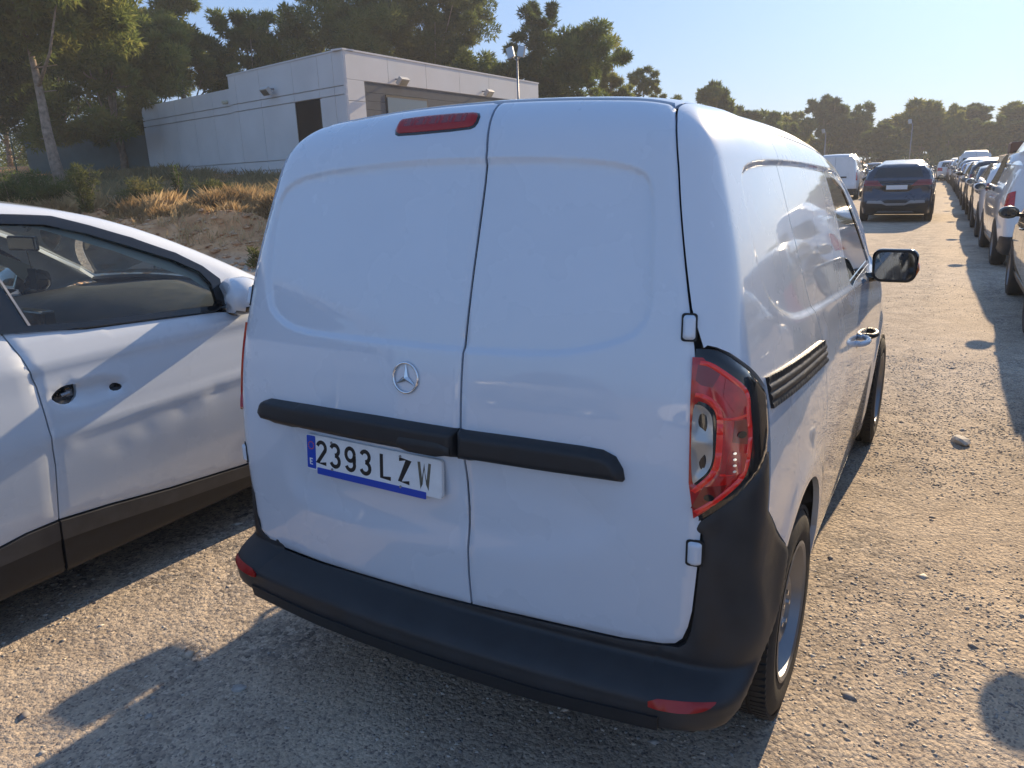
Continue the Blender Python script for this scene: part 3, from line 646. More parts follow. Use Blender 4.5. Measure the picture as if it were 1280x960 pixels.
# ================= ground, bank, cabin, fence, poles =================
def vnoise(x,y,seed=0):
    xi=np.floor(x);yi=np.floor(y);fx=x-xi;fy=y-yi;fx=fx*fx*(3-2*fx);fy=fy*fy*(3-2*fy)
    def h(a,b):
        v=np.sin(a*127.1+b*311.7+seed*74.7)*43758.5453;return v-np.floor(v)
    return (h(xi,yi)*(1-fx)+h(xi+1,yi)*fx)*(1-fy)+(h(xi,yi+1)*(1-fx)+h(xi+1,yi+1)*fx)*fy
def fbm(x,y,o=4,seed=0):
    s=0;a=.5
    for i in range(o): s=s+a*vnoise(x*2**i,y*2**i,seed+i);a*=.5
    return s
def terr(x,y):
    x=np.asarray(x,float);y=np.asarray(y,float)
    d=-.3*x+.95*y;e=-x
    wob=.7*(fbm(x*.35,y*.35,3,5)-.45)
    b=sst(10.4,14.0,d+wob)*sst(8.4,10.6,e+wob)
    h=b*1.0+sst(13,18,d)*sst(9,12,e)*.42+np.clip(d-19,0,60)*.085*sst(10,15,e)
    h=h*(1-.75*sst(38,62,d))
    h=h+b*(1-sst(13.6,15.5,d))*.62*(fbm(x*1.9,y*1.9,5,9)-.45)+b*.12*(fbm(x*2,y*2,3,2)-.45)
    k_=1-sst(18,25,y)*(1-sst(15,24,e));h=h*k_
    flat=.016*(fbm(x*1.1,y*1.1,3,1)-.47)+.006*(fbm(x*9,y*9,2,3)-.4)
    near=np.exp(-((x)**2+(y-1.5)**2)/60)
    return h+flat*(.4+.6*near)
def axis(a,b,c,d,fine,n0,n1):
    lo=b-np.geomspace(fine,b-a,n0)[::-1];hi=c+np.geomspace(fine,d-c,n1);return np.concatenate([lo,np.arange(b,c,fine),hi])
gx=axis(-400,-22,4.5,400,.12,40,40);gy=axis(-60,-3.,19,600,.12,24,46)
GX,GY=np.meshgrid(gx,gy,indexing='ij');GZ=terr(GX,GY)
idx=np.arange(GX.size).reshape(GX.shape)
f=np.stack([idx[:-1,:-1],idx[1:,:-1],idx[1:,1:],idx[:-1,1:]],-1).reshape(-1,4)
def ground_mat():
    m=bpy.data.materials.new('dry_gravel_ground');m.use_nodes=True;n=m.node_tree.nodes;l=m.node_tree.links;b=n['Principled BSDF']
    b.inputs['Roughness'].default_value=.95;b.inputs['Specular IOR Level'].default_value=.15
    tc=n.new('ShaderNodeTexCoord')
    def noise(s,d=6,r=.6,dist=0):
        t=n.new('ShaderNodeTexNoise');t.inputs['Scale'].default_value=s;t.inputs['Detail'].default_value=d;t.inputs['Roughness'].default_value=r;t.inputs['Distortion'].default_value=dist;l.new(tc.outputs['Object'],t.inputs['Vector']);return t
    def ramp(inp,stops):
        r=n.new('ShaderNodeValToRGB');e=r.color_ramp.elements
        while len(e)<len(stops):e.new(.5)
        for k,(p,c) in enumerate(stops):e[k].position=p;e[k].color=(*c,1)
        l.new(inp,r.inputs[0]);return r
    def mix(f,a,c,mode='MIX'):
        x=n.new('ShaderNodeMix');x.data_type='RGBA';x.blend_type=mode
        if isinstance(f,float):x.inputs[0].default_value=f
        else:l.new(f,x.inputs[0])
        for i,v in((6,a),(7,c)):
            if isinstance(v,tuple):x.inputs[i].default_value=(*v,1)
            else:l.new(v,x.inputs[i])
        return x.outputs[2]
    big=noise(.55,5,.6);med=noise(3.2,7,.7,.4);fine=noise(38,5,.75)
    v=n.new('ShaderNodeTexVoronoi');v.inputs['Scale'].default_value=55;l.new(tc.outputs['Object'],v.inputs['Vector'])
    v2=n.new('ShaderNodeTexVoronoi');v2.inputs['Scale'].default_value=130;l.new(tc.outputs['Object'],v2.inputs['Vector'])
    sand=ramp(med.outputs[0],[(.30,(.38,.315,.25)),(.5,(.505,.43,.345)),(.72,(.62,.54,.445))])
    # pebble colours from the cell colour
    sep=n.new('ShaderNodeSeparateColor');l.new(v.outputs['Color'],sep.inputs[0])
    peb=ramp(sep.outputs[0],[(.0,(.11,.105,.105)),(.35,(.26,.245,.235)),(.7,(.38,.34,.295)),(1.,(.58,.53,.47))])
    pm=ramp(big.outputs[0],[(.40,(0,0,0)),(.62,(1,1,1))])
    pm2=ramp(med.outputs[0],[(.42,(1,1,1)),(.60,(.15,.15,.15))])
    k=n.new('ShaderNodeMath');k.operation='MULTIPLY';l.new(pm.outputs[0],k.inputs[0]);l.new(pm2.outputs[0],k.inputs[1])
    sep2=n.new('ShaderNodeSeparateColor');l.new(v2.outputs['Color'],sep2.inputs[0])
    grit=ramp(sep2.outputs[1],[(0,(.45,.45,.50)),(.22,(.85,.85,.85)),(1,(1.2,1.16,1.1))])
    k2=n.new('ShaderNodeMath');k2.operation='MULTIPLY_ADD';k2.inputs[1].default_value=.85;k2.inputs[2].default_value=.14;l.new(k.outputs[0],k2.inputs[0])
    # compacted wheel tracks along the drive
    gp=n.new('ShaderNodeSeparateXYZ');l.new(tc.outputs['Object'],gp.inputs[0]);wb_=noise(.9,3)
    def mth(op,a,b_=None,c_=None):
        q=n.new('ShaderNodeMath');q.operation=op
        for i,v_ in enumerate((a,b_,c_)):
            if v_ is None:continue
            if isinstance(v_,(int,float)):q.inputs[i].default_value=v_
            else:l.new(v_,q.inputs[i])
        return q.outputs[0]
    xx=mth('ADD',gp.outputs[0],mth('MULTIPLY_ADD',gp.outputs[1],.028,mth('MULTIPLY',wb_.outputs[0],.5)))
    tr_=None
    for x0 in(1.75,-.05,3.3):
        d_=mth('ABSOLUTE',mth('SUBTRACT',xx,x0));m_=n.new('ShaderNodeMapRange');m_.inputs[1].default_value=.12;m_.inputs[2].default_value=.34;m_.inputs[3].default_value=1;m_.inputs[4].default_value=0;l.new(d_,m_.inputs[0])
        tr_=m_.outputs[0] if tr_ is None else mth('MAXIMUM',tr_,m_.outputs[0])
    trk=mth('MULTIPLY',tr_,.75);kk_=mth('MULTIPLY',k2.outputs[0],mth('SUBTRACT',1.0,trk))
    c=mix(kk_,sand.outputs[0],peb.outputs[0]);c=mix(mth('MULTIPLY',trk,.35),c,(.62,.54,.44));c=mix(1.0,c,grit.outputs[0],'MULTIPLY')
    # clay colour on the bank (height)
    geo=n.new('ShaderNodeNewGeometry');sz=n.new('ShaderNodeSeparateXYZ');l.new(geo.outputs['Position'],sz.inputs[0])
    mr=n.new('ShaderNodeMapRange');mr.inputs[1].default_value=.12;mr.inputs[2].default_value=.4;l.new(sz.outputs[2],mr.inputs[0])
    clay=ramp(noise(2.5,8,.75).outputs[0],[(.3,(.42,.20,.095)),(.55,(.68,.38,.19)),(.75,(.78,.52,.32))])
    c=mix(mr.outputs[0],c,clay.outputs[0])
    far=ramp(big.outputs[0],[(.3,(.86,.86,.88)),(.7,(1.08,1.05,1.0))]);c=mix(1.0,c,far.outputs[0],'MULTIPLY')
    l.new(c,b.inputs['Base Color'])
    def bump(h,st,ds,prev=None):
        q=n.new('ShaderNodeBump');q.inputs['Strength'].default_value=st;q.inputs['Distance'].default_value=ds;l.new(h,q.inputs['Height'])
        if prev:l.new(prev.outputs[0],q.inputs['Normal'])
        return q
    iv=n.new('ShaderNodeMath');iv.operation='SUBTRACT';iv.inputs[0].default_value=1;l.new(v.outputs['Distance'],iv.inputs[1])
    iv2=n.new('ShaderNodeMath');iv2.operation='SUBTRACT';iv2.inputs[0].default_value=1;l.new(v2.outputs['Distance'],iv2.inputs[1])
    q=bump(iv.outputs[0],.45,.008);q=bump(iv2.outputs[0],.35,.004,q);q=bump(med.outputs[0],.45,.05,q);q=bump(fine.outputs[0],.35,.006,q)
    l.new(q.outputs[0],b.inputs['Normal']);return m
GM=ground_mat()
g=mobj('ground',np.stack([GX.ravel(),GY.ravel(),GZ.ravel()],1),f,GM,smooth=True);tag(g,kind='structure')
# ---- loose stones ----
def stones(name,n,area,smin,smax,mats,lab,dens_fn=None,pw=2.6):
    x=rng.uniform(area[0],area[1],n);y=rng.uniform(area[2],area[3],n)
    if dens_fn is not None:
        k=rng.random(n)<dens_fn(x,y);x=x[k];y=y[k]
    n=len(x);s=smin+(smax-smin)*rng.random(n)**pw;z=terr(x,y)
    base=np.array([(1,0,0),(0,1,0),(-1,0,0),(0,-1,0),(0,0,1),(0,0,-1)],float)
    V=base[None]*(1+.5*(rng.random((n,6,1))-.5))+.35*(rng.random((n,6,3))-.5)
    V*=s[:,None,None]*np.stack([1+.3*rng.random(n),.7+.3*rng.random(n),.26+.22*rng.random(n)],1)[:,None]
    a=rng.random(n)*6.28;c,sn=np.cos(a)[:,None],np.sin(a)[:,None]
    X=V[...,0]*c-V[...,1]*sn+x[:,None];Y=V[...,0]*sn+V[...,1]*c+y[:,None];Z=V[...,2]+(z+s*.06)[:,None]
    F_=np.array([(0,1,4),(1,2,4),(2,3,4),(3,0,4),(1,0,5),(2,1,5),(3,2,5),(0,3,5)])
    T=(F_[None]+6*np.arange(n)[:,None,None]).reshape(-1,3)
    o=mobj(name,np.stack([X,Y,Z],-1).reshape(-1,3),T,mats);mi=np.repeat(rng.integers(0,len(mats),n),8).astype(np.int32)
    o.data.polygons.foreach_set('material_index',mi);tag(o,lab,'gravel',kind='stuff');return o
SM=[mat('grey_stone',(.40,.385,.365),.9,noise=.3,nscale=40),mat('tan_stone',(.56,.48,.39),.9,noise=.3,nscale=40),mat('dark_stone',(.27,.25,.24),.9,noise=.3,nscale=40),mat('pale_stone',(.60,.56,.50),.9,noise=.2,nscale=40)]
def dfn(x,y): 
    a=fbm(x*.8,y*.8,3,21);return np.clip((a-.36)*4.5,.05,1)
stones('gravel',150000,(-3.0,3.2,-.9,6.0),.0022,.010,SM,'loose grey and tan gravel scattered on the dusty ground around the van',dfn,2.2)
stones('gravel',42000,(-2.,5,2.0,24),.004,.013,SM,'coarser gravel scattered along the drive beside the parked row',lambda x,y:dfn(x,y)*(1-sst(5,21,y))*sst(1.8,4,y),2.6)
stones('gravel',220,(-3.0,3.2,-.9,6),.014,.030,SM,'few larger stones lying on the dusty ground',None,2.4)
stones('gravel',7000,(-24,-8,6.5,14.5),.02,.12,[mat('pale_clod',(.62,.40,.24),.95,noise=.3,nscale=9),mat('clay_clod',(.50,.28,.15),.95,noise=.3,nscale=9)],'clods and stones on the reddish earth bank',None,2.5)
def rock(name,lab,x,y,s,sq,m,seed):
    r_=np.random.default_rng(seed);bm=bmesh.new();bmesh.ops.create_icosphere(bm,subdivisions=2,radius=1)
    for v in bm.verts:
        k=1+.35*(r_.random()-.5);v.co=Vector((v.co.x*s*k,v.co.y*s*.6*k,v.co.z*s*sq*k))
    me=bpy.data.meshes.new(name);bm.to_mesh(me);bm.free();me.materials.append(m);o=bpy.data.objects.new(name,me);COL.objects.link(o)
    o.location=(x,y,float(terr(x,y))+s*sq*.5);o.rotation_euler=(0,0,r_.random()*3);tag(o,lab,'stone')
rock('stone','pale flat stone lying alone on the drive right of the van',1.34,3.74,.075,.35,SM[3],3)
rock('stone','small flat grey stone in the shade behind the van bumper',-.78,.02,.028,.35,SM[0],4)
rock('stone','dark jagged stone on the sunlit strip beside the rear bumper',-1.35,.60,.030,.5,SM[2],8)
# ---- cabin ----
CW=mat('white_cabin_panel',(.60,.61,.62),.9,spec=.12,noise=.07,nscale=1.2,bump=.05,bscale=30)
CGR=mat('grey_cabin_board',(.13,.135,.14),.95,spec=.05,noise=.1,nscale=3)
JT=mat('panel_joint',(.22,.22,.23),.7)
KS=1.46
cab=thing('site_cabin','white flat-roofed cabin with grey boarded front standing on the bank behind the van','building',(CP[0]+KS*(-10.435-CP[0]),CP[1]+KS*(11.757-CP[1]),CP[2]*(1-KS)));cab.scale=(KS,KS,KS)
A=np.array([0,0.]);WL=np.array([-21.073+10.435,14.275-11.757]);WRr=np.array([-.15,8.95])
def wall_frame(d):
    L=np.linalg.norm(d);u=d/L;return L,u
ZB,ZT=1.0,4.30
def wall_mat4(o,u,outn):
    return Matrix([[u[0],outn[0],0,o[0]],[u[1],outn[1],0,o[1]],[0,0,1,0],[0,0,0,1]])
Ll,ul=wall_frame(WL);nl=np.array([ul[1],-ul[0]]);nl=nl*np.sign(np.dot(nl,np.array([.6,-.8])))
Lr,ur=wall_frame(WRr);nr=np.array([ur[1],-ur[0]]);nr=nr*np.sign(np.dot(nr,np.array([1,-.1])))
ML=wall_mat4(A,ul,nl);MR=wall_mat4(A,ur,nr)
def cbox(name,M4,x0,x1,d0,d1,z0,z1,m,parent,bev=0):
    b=MB();b.box(x0,x1,d0,d1,z0,z1,0,M4);o=b.build(name,m,parent,bevel=bev);return o
LS=5.08   # where the taller front volume ends on the left wall
b=MB()
def prism(b,pts,z0,z1):
    n=len(pts);b.add([(p[0],p[1],z0) for p in pts]+[(p[0],p[1],z1) for p in pts],[tuple(range(n-1,-1,-1)),tuple(range(n,2*n))]+[(i,(i+1)%n,n+(i+1)%n,n+i) for i in range(n)])
S1=ul*LS;inn=.06
p=[A-nl*inn-nr*inn,S1-nl*inn,S1+WRr-nl*inn,WRr-nr*inn]
prism(b,p,ZB-.6,ZT-.03);p=[S1-nl*(inn+.10),WL-nl*(inn+.10),WL+WRr,S1+WRr];prism(b,p,ZB-.6,ZT-.30);b.build('core',CW,cab)
xs_=[0,.42,1.0,2.05,3.55,4.72,LS];rows=[(ZB-.2,1.95),(1.97,2.17),(2.19,3.42),(3.44,3.60),(3.62,ZT)]
DO=(1.02,1.98)
for i in range(len(xs_)-1):
    for (z0,z1) in rows:
        x0,x1=xs_[i],xs_[i+1]
        if i==2 and z1<3.5:continue
        cbox('wall_panel',ML,x0+.006,x1-.006,-.055,0,z0,z1-.004,CW,cab)
xs2=np.linspace(LS+.02,Ll,6);rows2=[(ZB-.2,1.95),(1.97,2.17),(2.19,3.42),(3.44,3.60),(3.62,ZT-.27)]
for i in range(5):
    for (z0,z1) in rows2: cbox('wall_panel',ML,xs2[i]+.006,xs2[i+1]-.006,-.155,-.10,z0,z1-.004,CW,cab)
dr=cbox('door',ML,1.02,2.03,-.055,-.035,ZB-.2,3.43,mat('dark_door_panel',(.014,.015,.019),.9,spec=.05,noise=.2,nscale=4),cab)
cbox('door_frame',ML,1.0,1.02,-.05,-.002,ZB-.2,3.43,M['gloss'],dr);cbox('door_frame',ML,2.03,2.05,-.05,-.002,ZB-.2,3.43,M['gloss'],dr)
# front (right) wall : fascia, end posts, grey boards, windows
fx=np.linspace(0,Lr,7)
for i in range(6): cbox('fascia_panel',MR,fx[i]+.006,fx[i+1]-.006,-.055,.0,3.74,ZT-.004,CW,cab)
for (a,b_) in((.006,.62),(Lr-.45,Lr)):
    for z0,z1 in((ZB-.2,2.3),(2.31,3.30),(3.31,3.735)): cbox('corner_panel',MR,a,b_,-.055,0,z0,z1,CW,cab)
z=ZB-.2
while z<3.70:
    cbox('grey_board',MR,.63,Lr-.46,-.058,-.02,z,min(z+.175,3.725),CGR,cab);z+=.181
for (a,b_) in((1.35,3.0),(4.6,7.2)):
    wf=cbox('window_frame',MR,a,b_,-.022,-.004,2.05,3.50,M['liner'],cab);cbox('window_pane',MR,a+.05,b_-.05,-.022,.002,2.10,3.45,mat('cabin_window_glass',(.10,.12,.13),.08,coat=1),wf)
cbox('roof_edge',MR,-.02,Lr+.02,-.30,.015,ZT,ZT+.035,CW,cab);cbox('roof_edge',ML,.02,LS+.02,-.30,.014,ZT,ZT+.034,CW,cab)
def floodl(M4,x,z):
    f_=thing('tmp','a','b');bpy.data.objects.remove(f_)
    b=MB();b.tube([M4@Vector((x,0,z)),M4@Vector((x,.16,z-.02))],.02,6);o=b.build('floodlight',M['steel'],cab)
    b=MB();b.box(-.16,.16,.0,.10,-.09,.09,0,M4@Matrix.Translation((x,.17,z-.03))@Matrix.Rotation(R(-40),4,'X'));b.build('lamp_housing',mat('grey_lamp_casing',(.45,.45,.44),.5),o,bevel=.01)
    b=MB();b.box(-.13,.13,.098,.108,-.07,.07,0,M4@Matrix.Translation((x,.17,z-.03))@Matrix.Rotation(R(-40),4,'X'));b.build('lamp_lens',M['bowl'],o)
floodl(MR,1.75,3.86);floodl(MR,5.6,3.86);floodl(ML,2.9,3.80)
b=MB();b.tube([ML@Vector((LS+.35,-.09,3.72)),ML@Vector((LS+.35,.04,3.70))],.05,8);b.build('wall_lamp',mat('cream_lamp',(.5,.5,.4),.5),cab)
# ---- poles ----
def pole(name,lab,x,y,z0,h,head):
    p=thing(name,lab,'lamp post',(x,y,z0));b=MB();b.tube([(0,0,0),(0,0,h)],[.055,.035],8);b.build('post',M['steel'],p,smooth=True)
    for s in (-1,1)[:head]:
        b=MB();b.tube([(0,0,h-.12),(s*.20,-.05,h+.02)],.02,6);a=b.build('lamp_arm',M['steel'],p)
        b=MB();b.box(-.15,.15,-.05,.05,-.20,.20,0,Matrix.Translation((s*.24,-.08,h+.18))@Matrix.Rotation(R(s*14),4,'Y'));b.build('lamp_head',M['bowl'],a,bevel=.02)
pole('lamp_post','grey lamp post with two square floodlights rising behind the cabin',-14.3,26.0,1.4,4.55,2)
pole('lamp_post','thin far lamp post standing before the distant trees above the blue car',-3.9,81,0,4.8,1)
pole('lamp_post','faint far lamp post among distant trees left of the blue car',-11.5,82,0,4.4,1)
# ---- chain link fence ----
FG=mat('green_fence_steel',(.05,.10,.08),.5,metal=.3);WI=mat('fence_wire',(.12,.17,.15),.5,metal=.5)
fe=thing('chain_link_fence','dark green chain link fence under the pines at far left','fence',(0,0,0))
fa,fb=np.array([-47.0,17.5]),np.array([-31.6,22.5]);n=7
for i in range(n):
    q=fa+(fb-fa)*i/(n-1);z=float(terr(q[0],q[1]));b=MB();b.tube([(q[0],q[1],z-.1),(q[0],q[1],z+2.0)],.035,6);b.build('post',FG,fe)
b=MB();L=np.linalg.norm(fb-fa);u=(fb-fa)/L;NW=int(L/.18)
for sgn in(1,-1):
    for i in range(-12,NW+1):
        x0=i*.18;pts=[]
        for k in(0,1):
            s=x0+(k*1.9 if sgn>0 else (1.9-k*1.9));s=min(max(s,0),L);q=fa+u*s
            zz=float(terr(q[0],q[1]))+.05+(k*1.9);pts.append((q[0],q[1],zz))
        b.tube(pts,.006,3,cap=False)
for h in(.05,1.0,1.95):
    pts=[(fa[0]+u[0]*s,fa[1]+u[1]*s,float(terr(fa[0]+u[0]*s,fa[1]+u[1]*s))+h) for s in np.linspace(0,L,12)];b.tube(pts,.012,4)
o=b.build('mesh_wire',WI,fe);tag(o,kind='stuff')
b=MB()
pts=np.linspace(.55,1.0,10)
for i in range(9):
    a,c=fa+(fb-fa)*pts[i],fa+(fb-fa)*pts[i+1]
    za,zc=float(terr(*a)),float(terr(*c));b.add([(a[0],a[1]-.05,za),(c[0],c[1]-.05,zc),(c[0],c[1]-.05,zc+1.55),(a[0],a[1]-.05,za+1.55),(a[0],a[1]-.03,za),(c[0],c[1]-.03,zc),(c[0],c[1]-.03,zc+1.55),(a[0],a[1]-.03,za+1.55)],[(0,1,2,3),(7,6,5,4),(3,2,6,7)])
b.build('windbreak_sheet',mat('grey_green_sheet',(.10,.14,.14),.8,noise=.2,nscale=2),fe)
# ================= white crossover at left =================
SW2=spl([.2,.35,.5,.7,.9,1.0,1.08,1.12,1.3,1.5,1.66],[.865,.88,.90,.925,.93,.925,.905,.89,.825,.75,.70])
TOP2=spl([-2.3,-1.8,-1.0,-.3,.2,.55,1.25,1.45,1.9,2.35],[1.3,1.58,1.70,1.72,1.685,1.61,1.29,1.17,1.09,.92])
def F2(x,y,z):
    x=np.abs(x)
    w=SW2(z)-.10*np.clip((y-1.2)/1.2,0,1.5)**2-.08*np.clip((-1.2-y)/1.,0,1.5)**2-.04*sst(1.1,1.5,z)*np.clip((y+.2)/1.,0,1.3)
    w=w+.008*np.exp(-((z-(.775+.03*y))/.022)**2)-.014*sst(1.045,1.015,z)*sst(.80,1.0,z)
    for (dy,dz,a,r) in((.42,.70,.006,.035),(.60,.725,.007,.03),(.72,.74,-.006,.03),(.80,.77,.008,.03),(.30,.66,.005,.04),(.10,.73,-.007,.03),(.52,.66,-.004,.08),(.70,.66,-.005,.09)):
        w=w-.35*a*np.exp(-((y-dy)**2*.5+(z-dz)**2)/r**2*1.5)
    a=smax(x-w,z-(TOP2(y)-.05*(x/.7)**2),.07)
    a=smax(a,y-(2.40-.15*(x/.8)**2),.2);a=smax(a,-2.1-y+.1*(x/.8)**2,.2)
    return smax(a,.19-z,.04)
O2=np.zeros(3);SP=Plane('side',2.0);WS=Wrap(xc=.45,yc=-1.5,zc=1.0,R=.3,Rv=.5)
suv=thing('parked_car','white crossover car at left with missing door handle and dark grey sill cladding','car',(-2.62,0,0))
M['clad']=mat('grey_cladding_plastic',(.055,.055,.058),.42,noise=.25,nscale=12,bump=.1,bscale=600)
M['int']=mat('dark_interior',(.038,.040,.045),.7,noise=.3,nscale=15);M['cream']=mat('cream_pillar_trim',(.40,.41,.36),.8)
shell('under_body',lambda x,y,z:np.maximum(F2(x,y,z)+.03,z-.62),(-.80,-1.9,.25),(.80,2.2,.60),.16,M['int'],suv,(12,40,6),org=O2)
kw=dict(org=O2)
gap=[(-.026,1.200),(.009,1.1),(.033,.983),(.038,.81),(.039,.667),(.026,.44)]
g_=.003
fd=[(a+g_,b) for a,b in gap]+[(.225,.421),(.53,.381),(.925,.343),(1.12,.335),(1.15,.60),(1.13,1.0),(1.10,1.085),(.889,1.117),(.56,1.136),(.28,1.152)]
rdp=[(a-g_,b) for a,b in gap]+[(-.10,.437),(-.30,.41),(-.52,.55),(-.78,.75),(-1.02,.86),(-1.06,1.0),(-1.0,1.235),(-.5,1.215)]
H1=chaikin([(.070,.927),(.095,.949),(.128,.962),(.178,.960),(.184,.93),(.170,.898),(.128,.890),(.092,.902)],1)
H2=chaikin([(.312,.913),(.335,.922),(.365,.905),(.345,.890),(.315,.893)],1)
for mir in(False,True):
    k=dict(kw,mirror=mir)
    holes=[H1,H2] if not mir else []
    def F2c(x,y,z):
        f=F2(x,y,z);c=(y-.235)**2/.135**2+(z-.912)**2/.042**2
        return f+.016*(1-sst(.35,1.25,c))
    dF=panel('front_door',F2c,SP,fd,M['white2'],suv,step=.022,rim=.02,holes=holes,bstep=.012,off=lambda d,V:-.005*(1-sst(0,.007,d)) ,**k)
    if not mir:
        panel('handle_hole',F2c,SP,shrink(H1,-.004),M['gloss'],dF,step=.015,off=-.022,rim=.0,**k);panel('handle_hole',F2c,SP,shrink(H2,-.004),M['gloss'],dF,step=.015,off=-.018,rim=.0,**k)
        b=MB();b.tube([(.905,.115,.925),(.905,.150,.928)],.008,6);b.box(.898,.908,.135,.160,.915,.940);b.build('lock_part',M['steel'],dF)
    dB=panel('rear_door',F2,SP,rdp,M['white2'],suv,step=.04,rim=.02,off=lambda d,V:-.005*(1-sst(0,.007,d)),**k)
    rq=[(-1.066,1.0),(-1.026,.862),(-1.04,.80)]+[(-1.18+.40*math.cos(t),.35+.40*math.sin(t)) for t in np.linspace(1.1,math.pi-.25,12)]+[(-1.75,.45),(-1.80,1.0),(-1.65,1.235),(-1.006,1.235)]
    panel('rear_wing',F2,SP,rq,M['white2'],suv,step=.06,rim=.02,**k)
    fw=[(1.137,1.0),(1.157,.6),(1.165,.52)]+[(1.56+.40*math.cos(t),.35+.40*math.sin(t)) for t in np.linspace(math.pi-.45,.4,14)]+[(2.15,.5),(2.10,.85),(1.6,1.0),(1.3,1.05),(1.107,1.083)]
    panel('front_wing',F2,SP,fw,M['white2'],suv,step=.05,rim=.02,**k)
    # cladding
    up=[(-.30,.40),(-.10,.430),(.020,.432),(.020,.352),(-.30,.345)];c1=panel('sill_cladding',F2,SP,up,M['clad'],suv,step=.03,stepv=.015,rim=.02,off=.004,**k)
    up=[(.028,.432),(.225,.413),(.53,.373),(.925,.335),(1.14,.322),(1.14,.265),(.925,.277),(.53,.306),(.21,.338),(.028,.350)];panel('sill_cladding',F2,SP,up,M['clad'],suv,step=.03,stepv=.015,rim=.02,off=.006,**k)
    up=[(-.78,.75),(-.52,.54),(-.31,.40),(-.31,.195),(-.80,.195),(-.81,.5)];panel('arch_cladding',F2,SP,[(-1.18+.34*math.cos(t),.35+.34*math.sin(t)) for t in np.linspace(-.4,3.5,22)]+[(-1.18+.41*math.cos(t),.35+.41*math.sin(t)) for t in np.linspace(3.5,-.1,22)]+[(-.70,.30),(-.70,.215)],M['clad'],suv,step=.04,rim=.02,off=.008,**k)
    panel('arch_cladding',F2,SP,[(1.56+.34*math.cos(t),.35+.34*math.sin(t)) for t in np.linspace(-.3,3.5,22)]+[(1.56+.41*math.cos(t),.35+.41*math.sin(t)) for t in np.linspace(3.5,-.3,22)],M['clad'],suv,step=.04,rim=.02,off=.008,**k)
    lo=[(.034,.348),(.21,.333),(.53,.302),(.925,.273),(1.15,.262),(1.15,.195),(.034,.195)];panel('sill_lower',F2,SP,lo,M['blackpl'],suv,step=.03,stepv=.02,rim=.02,off=-.004,**k)
    lo=[(-.70,.343),(.020,.348),(.020,.195),(-.70,.195)];panel('sill_lower',F2,SP,lo,M['blackpl'],suv,step=.03,stepv=.02,rim=.02,off=-.004,**k)
    panel('rear_door_cladding',F2,SP,[(-.31,.40),(-.31,.35),(-.66,.35),(-.64,.60),(-.54,.545)],M['clad'],suv,step=.03,rim=.02,off=.004,**k)
    # belt trim
    belt=[(-1.2,1.262),(-.03,1.212),(.29,1.178),(.57,1.162),(.88,1.146),(.93,1.135),(.89,1.120),(.56,1.141),(.28,1.157),(-.03,1.190),(-1.2,1.24)]
    panel('belt_trim',F2,SP,belt,M['gloss'],suv,step=.03,stepv=.008,off=.008,rim=.015,**k)
    # glass
    gl=[(.082,1.199),(.047,1.37),(-.03,1.577),(.124,1.573),(.283,1.558),(.443,1.51),(.611,1.442),(.789,1.365),(.895,1.300),(.925,1.243),(.905,1.155),(.57,1.166),(.29,1.182)]
    panel('door_window',F2,SP,gl,M['glass_clear'],dF,step=.05,off=-.010,rim=.003,**k)
    panel('b_pillar_trim',F2,SP,[(-.035,1.205),(.072,1.198),(.037,1.37),(-.04,1.577),(-.15,1.578),(-.09,1.37)],M['gloss'],suv,step=.03,off=-.003,rim=.01,**k)
    panel('chrome_strip',F2,SP,[(.084,1.199),(.049,1.37),(-.02,1.55),(-.028,1.55),(.040,1.37),(.074,1.199)],M['steel'],suv,step=.03,off=.001,rim=.006,**k)
    panel('rear_window',F2,SP,[(-.96,1.26),(-.045,1.212),(-.10,1.37),(-.16,1.575),(-.7,1.575),(-1.1,1.48)],M['dkglass'],dB,step=.05,off=-.008,rim=.003,**k)
    seal=[(-.15,1.577),(-.03,1.577),(.124,1.573),(.283,1.558),(.443,1.51),(.611,1.442),(.789,1.365),(.895,1.300),(.925,1.243),(.91,1.15),(.945,1.14),(.985,1.255),(.925,1.322),(.82,1.392),(.64,1.475),(.47,1.54),(.33,1.586),(.146,1.604),(-.15,1.608)]
    panel('window_seal',F2,SP,seal,M['gloss'],suv,step=.02,off=.002,rim=.02,**k)
    # cant rail and A pillar in wrapped coordinates
    sl_=[tuple(p) for p in WS.inv(SP.surf(F2,np.array([(.985,1.252),(.925,1.324),(.82,1.395),(.64,1.478),(.47,1.543),(.33,1.590),(.146,1.608),(-.15,1.612),(-.9,1.60),(-1.3,1.50),(-1.5,1.38),(-1.7,1.235)])))]
    PT=Plane('top');PH2=WS.zc+WS.Rv*math.pi/2;U0=WS.xc+WS.R*math.pi/2
    wsx=[tuple(p) for p in WS.inv(PT.surf(F2,np.array([(.80,1.38),(.75,1.25),(.68,.95),(.61,.62)])))]
    e=[tuple(p) for p in WS.inv(SP.surf(F2,np.array([(1.10,1.085),(.95,1.13)])))]
    poly=[e[0],e[1]]+sl_+[(U0+(-1.75+1.5),1.5),(U0-.25,PH2),(U0+(.545+1.5),PH2)]+wsx[::-1]
    panel('roof_side',F2,WS,poly,M['white2'],suv,step=.03,rim=.02,**k)
    # mirror
    S=-1 if mir else 1
    b=MB();V=[];Fc=[];n=18;secs=[(-.05,.25),(-.045,.8),(-.01,.98),(.05,1),(.10,.82),(.135,.35)]
    for dy,s in secs:
        for q in range(n):
            a=2*math.pi*q/n;cx,cz=math.cos(a),math.sin(a);V.append((S*(.925+.115*s*np.sign(cx)*abs(cx)**.75),.98+dy-.03*cx,1.178+.088*s*np.sign(cz)*abs(cz)**.75))
